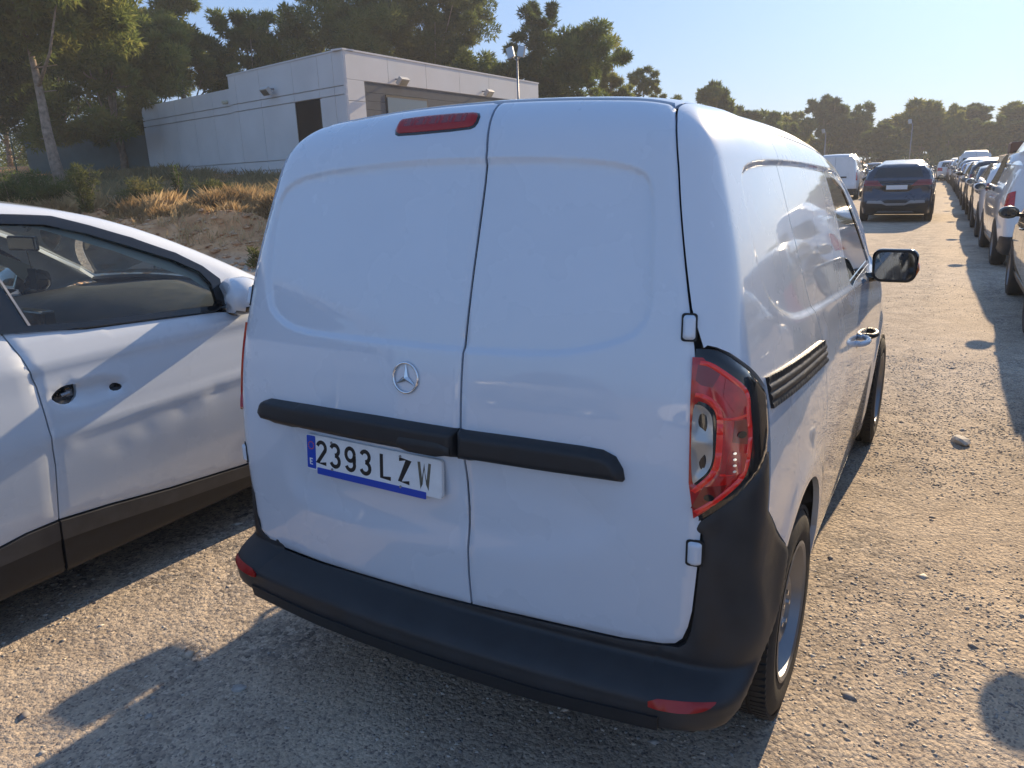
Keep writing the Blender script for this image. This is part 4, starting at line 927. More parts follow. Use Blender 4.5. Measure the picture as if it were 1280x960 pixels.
    for i in range(len(secs)-1):
        for q in range(n):Fc.append((i*n+q,i*n+(q+1)%n,(i+1)*n+(q+1)%n,(i+1)*n+q))
    Fc.append(tuple(range(n-1,-1,-1)));Fc.append(tuple(range(len(Fc)*0+(len(secs)-1)*n,len(secs)*n)))
    b.add(V,Fc);mo=b.build('wing_mirror',[M['white2'],M['gloss']],suv,smooth=True)
    for p_ in mo.data.polygons:
        if p_.center.z<1.13 or abs(p_.center.x)<.85 or len(p_.vertices)>4: p_.material_index=1
    g=MB();g.tube([(S*.82,.96,1.135),(S*.86,.97,1.12),(S*.92,.98,1.115)],[.045,.035,.03],8);g.build('mirror_arm',M['gloss'],mo,smooth=True)
    # door card inside
    panel('door_card',F2,SP,[(.06,.50),(.06,1.16),(.56,1.12),(1.02,1.07),(1.05,.5)],M['int'],dF,step=.1,off=-.05,rim=0,**k)
    panel('door_card',F2,SP,[(-.95,.60),(-.95,1.19),(.0,1.16),(.0,.5)],M['int'],dB,step=.1,off=-.05,rim=0,**k)
    panel('pillar_trim',F2,SP,[(.60,1.48),(1.0,1.28),(.95,1.20),(.86,1.29),(.56,1.44),(.25,1.565),(-.15,1.585),(-.15,1.61),(.25,1.60)],M['cream'],suv,step=.08,off=-.035,rim=0,**k)
    for yy in(1.56,-1.18): make_wheel(suv,.892*S,yy,.348,.345,S,.22,.235,detail=False)
PT=Plane('top')
panel('roof',F2,PT,[(-.452,-1.75),(.452,-1.75),(.452,.545),(-.452,.545)],M['white2'],suv,step=.05,rim=.01,off=-.0004,**kw)
panel('windscreen',F2,PT,[(-.45,.55),(.45,.55),(.60,.60),(.67,.95),(.745,1.25),(.74,1.33),(0,1.40),(-.74,1.33),(-.745,1.25),(-.67,.95),(-.60,.60)],glassmat('windscreen_glass',(.88,.94,.92),.8,.10),suv,step=.06,rim=.0,off=-.004,**kw)
panel('bonnet',F2,PT,[(-.74,1.42),(.74,1.42),(.66,2.2),(-.66,2.2)],M['white2'],suv,step=.05,rim=.02,**kw)
panel('scuttle',F2,PT,[(-.78,1.34),(0,1.405),(.78,1.34),(.77,1.415),(-.77,1.415)],M['blackpl'],suv,step=.05,rim=.02,off=-.01,**kw)
panel('front_bumper',F2,Plane('front'),[(-.78,.2),(.78,.2),(.78,.62),(-.78,.62)],M['clad'],suv,step=.08,rim=.02,**kw)
panel('grille',F2,Plane('front'),[(-.70,.63),(.70,.63),(.64,.88),(-.64,.88)],M['gloss'],suv,step=.08,rim=.02,**kw)
panel('tailgate',F2,Plane('rear'),[(-.70,.6),(.70,.6),(.60,1.45),(-.60,1.45)],M['white2'],suv,step=.08,rim=.02,**kw)
panel('rear_bumper',F2,Plane('rear'),[(-.76,.2),(.76,.2),(.76,.59),(-.76,.59)],M['clad'],suv,step=.08,rim=.02,**kw)
# interior
b=MB();prof=[(.55,.70),(.60,.98),(.68,1.07),(.85,1.13),(1.10,1.14),(1.38,1.15),(1.38,.70)]
V=[];Fc=[];xs3=np.linspace(-.80,.80,15)
for x in xs3:
    for (y,z) in prof: V.append((x,y+.04*math.sin(x*5),z+.02*math.cos(x*4)))
n=len(prof)
for i in range(14):
    for j in range(n-1):Fc.append((i*n+j,i*n+j+1,(i+1)*n+j+1,(i+1)*n+j))
b.add(V,Fc);dsh=b.build('dashboard',M['int'],suv,smooth=True)
b=MB();b.box(-.10,.16,.50,.56,1.0,1.14);b.build('centre_screen',M['gloss'],dsh,bevel=.01)
def seat(x,y,lab=None):
    b=MB();s0=MB();s0.box(x-.25,x+.25,y-.25,y+.27,.50,.72);st=s0.build('seat',M['int'],suv,bevel=.07)
    b=MB();b.box(-.24,.24,-.07,.07,0,.62,0,Matrix.Translation((x,y-.26,.66))@Matrix.Rotation(R(14),4,'X'));b.build('backrest',M['int'],st,bevel=.06)
    b=MB();b.box(-.13,.13,-.05,.05,0,.19,0,Matrix.Translation((x,y-.43,1.30))@Matrix.Rotation(R(6),4,'X'));b.build('headrest',M['int'],st,bevel=.05)
seat(-.38,-.05);seat(.38,-.05);seat(-.38,-.95);seat(.38,-.95)
b=MB();c=Vector((-.38,.34,1.06));Rm=Matrix.Rotation(R(-24),3,'X');V=[];n1,n2=36,8
for i in range(n1):
    a=2*math.pi*i/n1
    for j in range(n2):
        t=2*math.pi*j/n2;rr_=.185+.015*math.cos(t);V.append(c+Rm@Vector((rr_*math.cos(a),.015*math.sin(t),rr_*math.sin(a))))
b.add(V,[(i*n2+j,i*n2+(j+1)%n2,((i+1)%n1)*n2+(j+1)%n2,((i+1)%n1)*n2+j) for i in range(n1) for j in range(n2)])
sw=b.build('steering_wheel',M['blackpl'],suv,smooth=True)
b=MB();b.tube([c+Rm@Vector((-.18,0,0)),c+Rm@Vector((.18,0,0))],.02,6);b.tube([c,c+Rm@Vector((0,0,-.18))],.02,6);b.tube([c+Rm@Vector((0,-.03,0)),c+Rm@Vector((0,.25,0))],.06,10);b.build('wheel_hub',M['gloss'],sw)
b=MB();b.box(-.12,.12,-.012,.012,-.035,.035,0,Matrix.Translation((0,.56,1.45)));rm=b.build('rear_view_mirror',M['gloss'],suv,bevel=.01)
b=MB();b.tube([(0.0,.57,1.42),(.01,.57,1.33)],.003,4);b.box(-.02,.04,.565,.575,1.23,1.33);b.build('hanging_tag',M['liner'],rm)
# ================= other parked cars =================
def car_field(L,W,H,prof,tum,zb=.22,rear=None,front=None,kc=.09,kt=.10):
    hw=W/2;SWc=spl([zb,.45,.75,1.0,1.15,1.4,H],[hw*.93,hw*.985,hw,hw*.985,hw*.95,hw*(.95-.45*tum),hw*(.95-tum)])
    T=spl([p[0] for p in prof],[p[1] for p in prof]);RYc=spl([p[0] for p in rear],[p[1] for p in rear]);FRc=spl([p[0] for p in front],[p[1] for p in front])
    def F(x,y,z):
        x=np.abs(x);w=SWc(z)-.10*np.clip((np.abs(y)-L*.30)/(L*.2),0,1.4)**2
        a=smax(x-w,RYc(z)+.07*(x/hw)**2-y,kc);a=smax(a,y-FRc(z)+.10*(x/hw)**2,kc);a=smax(a,z-(T(y)-.05*(x/hw)**2),kt);return smax(a,zb-z,.04)
    return F
PAINT={}
def paint(name,col,metal=0.):
    if name not in PAINT:PAINT[name]=mat(name,col,.3,metal,coat=1,noise=.06,nscale=3)
    return PAINT[name]
WH_=paint('white_car_paint',(.72,.73,.74));SI_=paint('silver_car_paint',(.36,.37,.39),.4);GY_=paint('grey_car_paint',(.10,.105,.115),.3);BK_=paint('black_car_paint',(.018,.019,.022));BL_=paint('dark_blue_car_paint',(.035,.048,.075),.35);RD_=paint('dark_red_car_paint',(.16,.02,.02));GR_=paint('greenish_grey_car_paint',(.075,.090,.080),.3);BE_=paint('bright_blue_car_paint',(.05,.13,.33),.2)
SPEC={}
SPEC['hatch']=dict(L=4.25,W=1.78,H=1.48,wb=2.58,wr=.31,prof=[(-2.1,.98),(-1.85,1.12),(-1.55,1.38),(-.9,1.47),(-.1,1.475),(.35,1.40),(1.05,1.06),(1.3,.98),(1.9,.84),(2.1,.70)],tum=.24,rear=[(.2,-1.95),(.5,-2.10),(.8,-2.08),(1.0,-2.0),(1.4,-1.65),(1.5,-1.5)],front=[(.2,1.98),(.5,2.12),(.75,2.08),(1.0,1.9)],side=[(-1.35,1.0),(.95,.98),(.42,1.33),(-.1,1.40),(-.9,1.395),(-1.3,1.28)],rw=[(-.60,1.02),(.60,1.02),(.52,1.33),(-.52,1.33)],ws=[(-.62,1.0),(.62,1.0),(.52,.42),(-.52,.42)],tail=[(.50,.72),(.80,.74),(.80,.98),(.52,.95)])
SPEC['suv']=dict(L=4.45,W=1.84,H=1.62,wb=2.67,wr=.35,prof=[(-2.2,1.10),(-2.0,1.18),(-1.72,1.48),(-1.2,1.60),(-.1,1.62),(.35,1.55),(1.1,1.16),(1.4,1.10),(2.0,.98),(2.2,.8)],tum=.24,rear=[(.2,-2.05),(.45,-2.2),(.62,-2.20),(.8,-2.14),(1.1,-2.12),(1.2,-2.02),(1.5,-1.78),(1.6,-1.6)],front=[(.2,2.05),(.5,2.2),(.8,2.18),(1.1,2.0)],side=[(-1.75,1.16),(1.0,1.06),(.45,1.45),(-.1,1.53),(-1.1,1.51),(-1.6,1.36)],rw=[(-.62,1.20),(.62,1.20),(.52,1.46),(-.52,1.46)],ws=[(-.66,1.06),(.66,1.06),(.55,.48),(-.55,.48)],tail=[(.34,.98),(.84,1.0),(.85,1.14),(.50,1.13)])
SPEC['van']=dict(L=4.5,W=1.88,H=1.99,wb=2.8,wr=.335,prof=[(-2.25,1.92),(-1.8,1.97),(0,1.98),(.6,1.90),(.9,1.78),(1.5,1.22),(1.7,1.12),(2.1,1.0),(2.25,.85)],tum=.20,rear=[(.2,-2.12),(.4,-2.25),(.6,-2.24),(1.0,-2.17),(1.5,-2.08),(1.9,-1.98)],front=[(.2,2.1),(.5,2.25),(.8,2.2),(1.1,2.0)],side=[(.0,1.10),(1.42,1.08),(.95,1.62),(.45,1.70),(.03,1.70)],rw=None,ws=[(-.70,1.10),(.70,1.10),(.60,.90),(-.60,.90)],tail=[(.74,.82),(.90,.80),(.90,1.22),(.76,1.25)])
SPEC['cab']=dict(L=4.9,W=1.98,H=2.0,wb=3.1,wr=.34,prof=[(-2.45,1.94),(-2.0,1.98),(0,1.99),(1.0,1.94),(1.25,1.80),(1.75,1.28),(1.95,1.15),(2.3,1.0),(2.45,.85)],tum=.12,rear=[(.2,-2.35),(.4,-2.45),(1.0,-2.42),(2.0,-2.34)],front=[(.2,2.3),(.5,2.45),(.8,2.4),(1.1,2.2)],side=[(.45,1.14),(1.65,1.14),(1.25,1.66),(.95,1.72),(.48,1.72)],rw=None,ws=[(-.74,1.16),(.74,1.16),(.62,1.0),(-.62,1.0)],tail=[(.84,.85),(.96,.85),(.96,1.3),(.86,1.3)])
FIELDS={}
def build_car(kind,body,label,cat,loc,rot,group,detail=1,plate=True):
    s=SPEC[kind];L,W,H=s['L'],s['W'],s['H']
    F=FIELDS.setdefault(kind,car_field(L,W,H,s['prof'],s['tum'],rear=s['rear'],front=s['front']))
    O=np.zeros(3);root=thing('parked_'+('van' if kind in('van','cab') else 'car'),label,cat,(loc[0],loc[1],0),rot,group)
    hw=W/2;cv=Wrap(xc=hw-.30,yc=-L/2+.45,zc=.95,R=.3,Rv=.5);PH3=cv.zc+cv.Rv*math.pi/2;U0=cv.xc+cv.R*math.pi/2;PS=Plane('side',2.0);PT=Plane('top')
    # body : hood/roof from above plus wrapped skirts -> one closed skin
    ytop=max(p[0] for p in s['prof'])
    V=[];Fc=[]
    ny,na=44,30;ys=np.concatenate([np.linspace(-L/2+.015,-L/2+.25,8),np.linspace(-L/2+.32,L/2-.3,28),np.linspace(L/2-.24,L/2-.01,8)])
    O_=[];D_=[]
    zc=.60
    for y in ys:
        for k in range(na):
            a=math.pi*2*k/na-math.pi/2
            cx,cz=math.cos(a),math.sin(a);D_.append((cx,0,cz));O_.append((np.sign(cx)*(hw-.45)*min(1,abs(cx)*2.2),y,zc))
    O_=np.array(O_);D_=np.array(D_)
    endm=(F(O_[:,0],O_[:,1],O_[:,2])>0)
    P=cross(F,O_,D_,0.,1.6,50);P[endm]=O_[endm]
    # end caps : ring of rows projected along y
    idx=np.arange(ny*na).reshape(ny,na)
    f=[(idx[i,k],idx[i,(k+1)%na],idx[i+1,(k+1)%na],idx[i+1,k]) for i in range(ny-1) for k in range(na)]
    N=grad(F,P)
    sk=mobj('body',P,[tuple(reversed(q)) for q in f]+[tuple(idx[0]),tuple(reversed(tuple(idx[-1])))],body,root,N=N)
    kw=dict(org=O)
    # rear / front faces proper
    panel('rear_panel',F,Plane('rear'),[(-hw*.90,.24),(hw*.90,.24),(hw*.93,.8),(hw*.80,H-.30),(hw*.66,H-.12),(-hw*.66,H-.12),(-hw*.80,H-.30),(-hw*.93,.8)],body,root,step=.07,off=.003,rim=.03,**kw)
    panel('front_panel',F,Plane('front'),[(-hw*.86,.24),(hw*.86,.24),(hw*.86,.78),(-hw*.86,.78)],body,root,step=.10,off=.003,rim=.03,**kw)
    st=.09
    for mir in(False,True):
        k=dict(kw,mirror=mir)
        panel('side_window',F,PS,s['side'],M['dkglass'],root,step=st,off=.004,rim=.006,**k)
        panel('sill',F,PS,[(-s['wb']/2+.3,.23),(s['wb']/2-.3,.23),(s['wb']/2-.3,.34),(-s['wb']/2+.3,.34)],M['blackpl'],root,step=.1,off=.006,rim=.01,**k)
        for yy in(s['wb']/2,-s['wb']/2):
            panel('wheel_arch',F,PS,[(yy+(s['wr']+.06)*math.cos(t),max(.235,s['wr']+(s['wr']+.06)*math.sin(t))) for t in np.linspace(-.5,math.pi+.5,20)],M['blackpl'] if kind=='suv' else M['liner'],root,step=.12,off=.004,rim=.01,**k)
            S=-1 if mir else 1;b=MB();r_=s['wr'];cx=S*(hw*.985+.012)
            b.lathe([(0,r_*.62),(S*.008,r_*.78),(0,r_*.94),(-S*.02,r_),(-S*.18,r_),(-S*.2,r_*.9)],(cx,yy,r_),'x',28);wh=b.build('wheel',M['rubber'],root,smooth=True)
            b=MB();b.lathe([(0,r_*.64),(-S*.03,r_*.58),(-S*.05,r_*.3),(-S*.02,r_*.12),(-S*.02,.001)],(cx,yy,r_),'x',20);b.build('rim',M['steel'],wh,smooth=True)
        if kind in('hatch','suv'):
            bl_=[(-.08,s['side'][0][1]+.01),(-.02,s['side'][0][1]+.01),(-.06,H-.12),(-.12,H-.12)]
            panel('pillar',F,PS,bl_,body,root,step=.1,off=.008,rim=.006,**k)
        hg=s['side'][0][1]-.10
        for yy in(.12,-.95) if kind in('hatch','suv') else (-.05,):
            b=MB();X=float(PS.surf(F,np.array([[yy,hg]]))[0][0]);S=-1 if mir else 1
            b.tube([(S*(X+.01),yy-.09,hg),(S*(X+.035),yy-.05,hg),(S*(X+.035),yy+.05,hg),(S*(X+.01),yy+.09,hg)],.012,5);b.build('door_handle',body,root)
        # shut lines
        for yy in (.98,-.04,-1.02) if kind in('hatch','suv') else (1.3,.0,-1.1):
            panel('door_gap',F,PS,[(yy-.004,.36),(yy+.004,.36),(yy+.004,s['side'][0][1]-.03),(yy-.004,s['side'][0][1]-.03)],M['liner'],root,step=.2,off=.002,rim=.0,**k)
        tp=[(a,b_) for a,b_ in s['tail']]
        tl=panel('tail_lamp',F,Plane('rear') if kind=='suv' else cv,tp,M['redd'] if kind=='suv' else M['red'],root,step=.05,off=.010,rim=.015,**k)
        zf=.62 if kind=='hatch' else .74
        panel('headlamp',F,Plane('front'),[(hw*.45,zf),(hw*.80,zf+.02),(hw*.84,zf+.13),(hw*.5,zf+.08)],M['bowl'],root,step=.05,off=.012,rim=.02,**k)
        # mirrors
        S=-1 if mir else 1;b=MB();yM=s['side'][1][0]-.12;zM=s['side'][1][1]+.06;V=[];Fc=[];n=12
        secs=[(-.06,.7),(-.05,.95),(.0,1),(.05,.8),(.08,.3)]
        for dy,q in secs:
            for j in range(n):
                a=2*math.pi*j/n;V.append((S*(hw+.11+.11*q*math.cos(a)),yM+dy,zM+.075*q*math.sin(a)))
        for i in range(len(secs)-1):
            for j in range(n):Fc.append((i*n+j,i*n+(j+1)%n,(i+1)*n+(j+1)%n,(i+1)*n+j))
        Fc.append(tuple(range(n-1,-1,-1)));Fc.append(tuple(range((len(secs)-1)*n,len(secs)*n)))
        b.add(V,Fc);mo=b.build('wing_mirror',body,root,smooth=True)
        b=MB();b.tube([(S*(hw-.10),yM,zM-.03),(S*(hw+.06),yM,zM-.03)],.022,6);b.build('mirror_arm',M['blackpl'],mo)
        b=MB();b.add([(S*(hw+.11+.085*math.cos(t)),yM-.062,zM+.055*math.sin(t)) for t in np.linspace(0,6.28,15)[:-1]],[tuple(range(14))]);b.build('mirror_glass',M['mirglass'],mo)
    if s['rw']: panel('rear_window',F,Plane('rear'),s['rw'],M['dkglass'],root,step=st,off=.007,rim=.008,**kw)
    panel('windscreen',F,PT,s['ws'],M['dkglass'],root,step=st,off=.006,rim=.008,**kw)
    panel('grille',F,Plane('front'),[(-hw*.42,.42),(hw*.42,.42),(hw*.40,.72),(-hw*.40,.72)],M['gloss'],root,step=.1,off=.010,rim=.01,**kw)
    bt=.60 if kind!='hatch' else .46
    if kind=='suv':
        panel('rear_bumper',F,Plane('rear'),[(-hw*.92,.24),(hw*.92,.24),(hw*.93,.56),(hw*.55,.62),(-hw*.55,.62),(-hw*.93,.56)],M['blackpl'],root,step=.08,off=.012,rim=.02,**kw)
        panel('bumper_trim',F,Plane('rear'),[(-.72,.53),(-.70,.60),(-.36,.60),(-.26,.53),(.26,.53),(.36,.60),(.70,.60),(.72,.53),(.34,.515),(.22,.47),(-.22,.47),(-.34,.515)],M['steel'],root,step=.06,off=.022,rim=.02,**kw)
        panel('skid_plate',F,Plane('rear'),[(-.48,.28),(.48,.28),(.42,.32),(-.42,.32)],M['steel'],root,step=.06,off=.018,rim=.02,**kw)
        panel('plate_recess',F,Plane('rear'),[(-.30,.83),(.30,.83),(.42,.96),(.30,1.04),(-.30,1.04),(-.42,.96)],M['gloss'],root,step=.06,off=.006,rim=.0,**kw)
        panel('lamp_band',F,Plane('rear'),[(-.50,1.06),(.50,1.06),(.50,1.13),(-.50,1.13)],M['gloss'],root,step=.06,off=.008,rim=.0,**kw)
        zp=.895
    elif kind in('van','cab'):
        panel('rear_bumper',F,Plane('rear'),[(-hw*.93,.24),(hw*.93,.24),(hw*.93,.50),(-hw*.93,.50)],M['bumper'],root,step=.08,off=.03,rim=.03,**kw)
        panel('door_gap',F,Plane('rear'),[(-.004,.52),(.004,.52),(.004,H-.14),(-.004,H-.14)],M['liner'],root,step=.2,off=.006,rim=.0,**kw);zp=.86
        panel('door_strip',F,Plane('rear'),[(-.5,.97),(.5,.97),(.5,1.03),(-.5,1.03)],M['blackpl'],root,step=.1,off=.03,rim=.03,**kw)
        if kind=='van': panel('rear_window',F,Plane('rear'),[(.08,1.25),(.66,1.25),(.60,1.62),(.08,1.62)],M['dkglass'],root,step=.1,off=.006,rim=.01,**kw)
        if kind=='van': panel('rear_window',F,Plane('rear'),[(-.08,1.25),(-.66,1.25),(-.60,1.62),(-.08,1.62)],M['dkglass'],root,step=.1,off=.006,rim=.01,**kw)
    else:
        panel('rear_bumper',F,Plane('rear'),[(-hw*.88,.24),(hw*.88,.24),(hw*.88,.40),(-hw*.88,.40)],M['blackpl'],root,step=.08,off=.012,rim=.02,**kw);zp=.62
    if plate:
        np_=panel('number_plate',F,Plane('rear'),[(-.26,zp),(.26,zp),(.26,zp+.11),(-.26,zp+.11)],M['plate'],root,step=.2,off=.022,rim=.02,**kw)
    return root
def children_of(o): return [c for c in bpy.data.objects if c.parent==o]
def copy_car(src,label,loc,rot,group,body=None,oldmat=None):
    r=src.copy();COL.objects.link(r);r['label']=label;r.location=(loc[0],loc[1],0);r.rotation_euler=(0,0,rot)
    if group:r['group']=group
    for c in children_of(src):
        d=c.copy();COL.objects.link(d);d.parent=r
        if body:
            for sl_ in d.material_slots:
                if sl_.material==oldmat: sl_.link='OBJECT';sl_.material=body
        for g_ in children_of(c):
            e=g_.copy();COL.objects.link(e);e.parent=d
    return r
GRW='cars parked nose to tail along the right side of the drive'
def rowpos(Y): 
    X=2.62-.034*max(0,Y-10) if Y<50 else 2.72-.034*42-.05*(Y-50);return X
def rr_(Y): return R(2.0) if Y>8 else 0
hatch=build_car('hatch',GR_,'greenish grey hatchback at the right frame edge, nearest of the parked row','car',(2.68,8.70),R(1.5),GRW)
van2=build_car('van',WH_,'white van second in the right-hand row with its red tail lamp showing','van',(2.50,14.65),R(2.7),GRW)
suvb=build_car('suv',BL_,'dark blue crossover seen from behind standing alone in the drive','car',(-.55,24.6),R(1.5),None)
copy_car(hatch,'grey hatchback beside the van outside the right frame edge, reflected in the van side',(2.74,3.08),0,GRW,GY_,GR_)
copy_car(suvb,'white crossover behind the photographer on the right side of the drive',(2.75,-2.2),0,GRW,WH_,BL_)
copy_car(suvb,'grey crossover parked well behind the photographer, mirrored in the rear doors',(-4.2,-11.5),R(70),'cars behind the photographer',GY_,BL_)
copy_car(hatch,'white hatchback parked well behind the photographer, mirrored in the rear doors',(1.2,-12.5),R(85),'cars behind the photographer',WH_,GR_)
y=19.6
seq=[('suv',WH_,'white crossover with dark windows parked in front of the second van'),('hatch',GY_,'grey hatchback behind the white crossover in the right-hand row'),('suv',BK_,'black crossover in the middle of the right-hand row'),('hatch',WH_,'small white hatchback in the middle of the right-hand row'),('hatch',BE_,'bright blue hatchback far along the right-hand row'),('suv',SI_,'silver crossover far along the right-hand row'),('van',WH_,'far white van towards the end of the right-hand row'),('hatch',BK_,'black hatchback near the end of the right-hand row'),('suv',WH_,'far white crossover near the end of the right-hand row'),('hatch',RD_,'dark red hatchback near the end of the right-hand row'),('suv',GY_,'last grey crossover at the far end of the right-hand row')]
PB={'hatch':(hatch,GR_),'suv':(suvb,BL_),'van':(van2,WH_)}
for kd,pm_,lb in seq:
    src,om=PB[kd];c=copy_car(src,lb,(rowpos(y),y),rr_(y),GRW,pm_,om)
    if kd!='van' : c['category']='car'
    y+=5.1
# roof box car behind van2 (brown load above the row)
rb=bmesh.new()
b=MB();b.box(-.45,.45,-.9,.9,0,.06);b.box(-.40,.40,-.8,.8,.06,.30)
o=b.build('roof_box',mat('brown_roof_load',(.16,.08,.05),.5,noise=.2,nscale=5),None,bevel=.05);o.location=(rowpos(19.6),19.4,1.66);tag(o,'brown box strapped on the roof of the crossover ahead of the second white van','roof box')
# second row on the left side of the drive, far away
GLF='cars parked in the far rows left of the drive'
cabv=build_car('cab',WH_,'tall white box van far off between the panel van and the blue crossover','van',(-4.1,38.5),R(2),GLF)
far=[('suv',BK_,-2.0,41.5,'black crossover beside the tall white van far away'),('hatch',WH_,-1.6,47,'white hatchback behind the blue crossover far down the lot'),('hatch',GY_,-4.6,46,'grey hatchback parked ahead of the tall white van'),('suv',SI_,-1.9,53,'silver crossover far down the lot left of the drive end'),('suv',WH_,-3.0,60,'white crossover close to the far trees'),('hatch',BE_,-5.6,57,'blue hatchback close to the far trees'),('hatch',WH_,-.2,67,'small white hatchback at the far end of the drive'),('suv',GY_,-2.8,70,'dark grey crossover at the far end of the drive'),('van',WH_,1.4,74,'white van closing the far end of the drive'),('hatch',SI_,-5.8,72,'silver hatchback under the distant trees'),('suv',BK_,-8.2,64,'black crossover half hidden past the tall white van'),('hatch',WH_,-8.0,54,'white hatchback half hidden past the tall white van')]
for kd,pm_,x,yy,lb in far:
    src,om=PB[kd];copy_car(src,lb,(x,yy),R(2),GLF,pm_,om)
# ================= vegetation =================
def leafmat(name,c0,c1,c2,trans=.35):
    m=bpy.data.materials.new(name);m.use_nodes=True;n=m.node_tree.nodes;l=m.node_tree.links;n.clear()
    o=n.new('ShaderNodeOutputMaterial');d=n.new('ShaderNodeBsdfDiffuse');t=n.new('ShaderNodeBsdfTranslucent');mx=n.new('ShaderNodeMixShader');mx.inputs[0].default_value=trans
    tc=n.new('ShaderNodeTexCoord');oi=n.new('ShaderNodeObjectInfo');nz=n.new('ShaderNodeTexNoise');nz.inputs['Scale'].default_value=.9;nz.inputs['Detail'].default_value=5
    l.new(tc.outputs['Object'],nz.inputs['Vector']);ad=n.new('ShaderNodeMath');ad.operation='ADD';l.new(nz.outputs[0],ad.inputs[0])
    ml=n.new('ShaderNodeMath');ml.operation='MULTIPLY_ADD';ml.inputs[1].default_value=.22;ml.inputs[2].default_value=-.11;l.new(oi.outputs['Random'],ml.inputs[0]);l.new(ml.outputs[0],ad.inputs[1])
    r=n.new('ShaderNodeValToRGB');e=r.color_ramp.elements;e[0].position=.33;e[0].color=(*c0,1);e[1].position=.68;e[1].color=(*c2,1);q=e.new(.5);q.color=(*c1,1)
    l.new(ad.outputs[0],r.inputs[0]);l.new(r.outputs[0],d.inputs[0]);l.new(r.outputs[0],t.inputs[0]);l.new(d.outputs[0],mx.inputs[1]);l.new(t.outputs[0],mx.inputs[2]);l.new(mx.outputs[0],o.inputs[0]);return m
LP=leafmat('pine_needles',(.070,.105,.030),(.14,.18,.05),(.26,.26,.075),.52)
LD=leafmat('dark_pine_needles',(.055,.082,.032),(.10,.135,.046),(.17,.19,.065),.5)
LB=leafmat('weed_leaves',(.09,.11,.045),(.15,.16,.06),(.26,.23,.10),.3)
BK=mat('pine_bark',(.30,.235,.185),.95,noise=.45,nscale=7,bump=.8,bscale=22)
def tufts(cent,rad,n,ln,wd,rg,up=.25):
    """many thin needle tufts around clump centres"""
    k=rg.integers(0,len(cent),n);v=rg.normal(size=(n,3));v/=np.linalg.norm(v,axis=1,keepdims=True)
    rr=rg.random(n)**.45;P=cent[k]+v*(rad[k]*rr)[:,None]*np.array([1,1,.72])
    D=v+.55*rg.normal(size=(n,3));D[:,2]+=up;D/=np.linalg.norm(D,axis=1,keepdims=True)
    S=np.cross(D,rg.normal(size=(n,3)));S/=np.linalg.norm(S,axis=1,keepdims=True)
    l_=ln*(.6+.8*rg.random(n))[:,None];w_=wd*(.6+.8*rg.random(n))[:,None]
    A=P-S*w_*.5;B=P+S*w_*.5;C=P+D*l_
    V=np.stack([A,B,C],1).reshape(-1,3);T=np.arange(3*n).reshape(-1,3);return V,T
def tree_mesh(seed,H,Rc,nc,nt,ln,wd,lean=0,cr=1.,hb=.35,flat=.8,trunk_r=.16,limbs=8):
    rg=np.random.default_rng(seed);cent=[];rad=[]
    lobes=[]
    for i in range(7):
        a=rg.random()*6.28;q=.25+.5*rg.random();lobes.append((Rc*q*math.cos(a),Rc*q*math.sin(a),H*(hb+.12+(.88-hb-.12)*rg.random()),Rc*(.38+.28*rg.random())))
    lobes.append((0,0,H*.86,Rc*.48));lobes.append((lean*.6,0,H*.62,Rc*.62))
    for i in range(nc):
        L=lobes[rg.integers(0,len(lobes))];v=rg.normal(size=3);v/=np.linalg.norm(v);q=rg.random()**.35
        c=np.array([L[0],L[1],L[2]])+v*L[3]*q*np.array([1,1,flat]);
        if c[2]<H*hb: c[2]=H*hb+rg.random()*.5
        cent.append(c);rad.append(Rc*cr*(.13+.15*rg.random()))
    cent=np.array(cent);rad=np.array(rad);cent[:,0]+=lean*(cent[:,2]/H)
    V,T=tufts(cent,rad,int(nt*1.7),ln,wd*1.35,rg)
    b=MB();zs=np.linspace(0,H*.82,8);pts=[(lean*(z/H)+.12*math.sin(z*1.3+seed)*(z/H),.10*math.sin(z*.9+seed*2),z-.2) for z in zs]
    b.tube(pts,[trunk_r*(1.15-.95*i/7) for i in range(8)],9)
    for i in range(limbs):
        z0=H*(hb*.7+.5*rg.random());c=cent[rg.integers(0,len(cent))]
        p0=np.array([lean*z0/H,0,z0]);mid=(p0+c)/2+np.array([0,0,-.1*Rc]);b.tube([p0,mid,c],[trunk_r*.38,trunk_r*.25,.02],5)
    for i in range(5):   # dead snags
        z0=H*(.15+.35*rg.random());a=rg.random()*6.28;l_=.4+.7*rg.random();b.tube([(lean*z0/H,0,z0),(lean*z0/H+l_*math.cos(a),l_*math.sin(a),z0+.15*l_)],[.035,.01],4)
    return (V,T),b
def place(px,depth):
    d=CF+(px-640)/FPX*CR-(hor_y(px)-480)/FPX*CU
    hd=np.array([d[0],d[1]]);p=CP[:2]+hd*depth/ (d@CF) ;return p
def hor_y(px):return 238.9-.0357*px
TG={'near':'pine trees standing behind the cabin and fence','far':'trees along the far edge of the car lot'}
protos={}
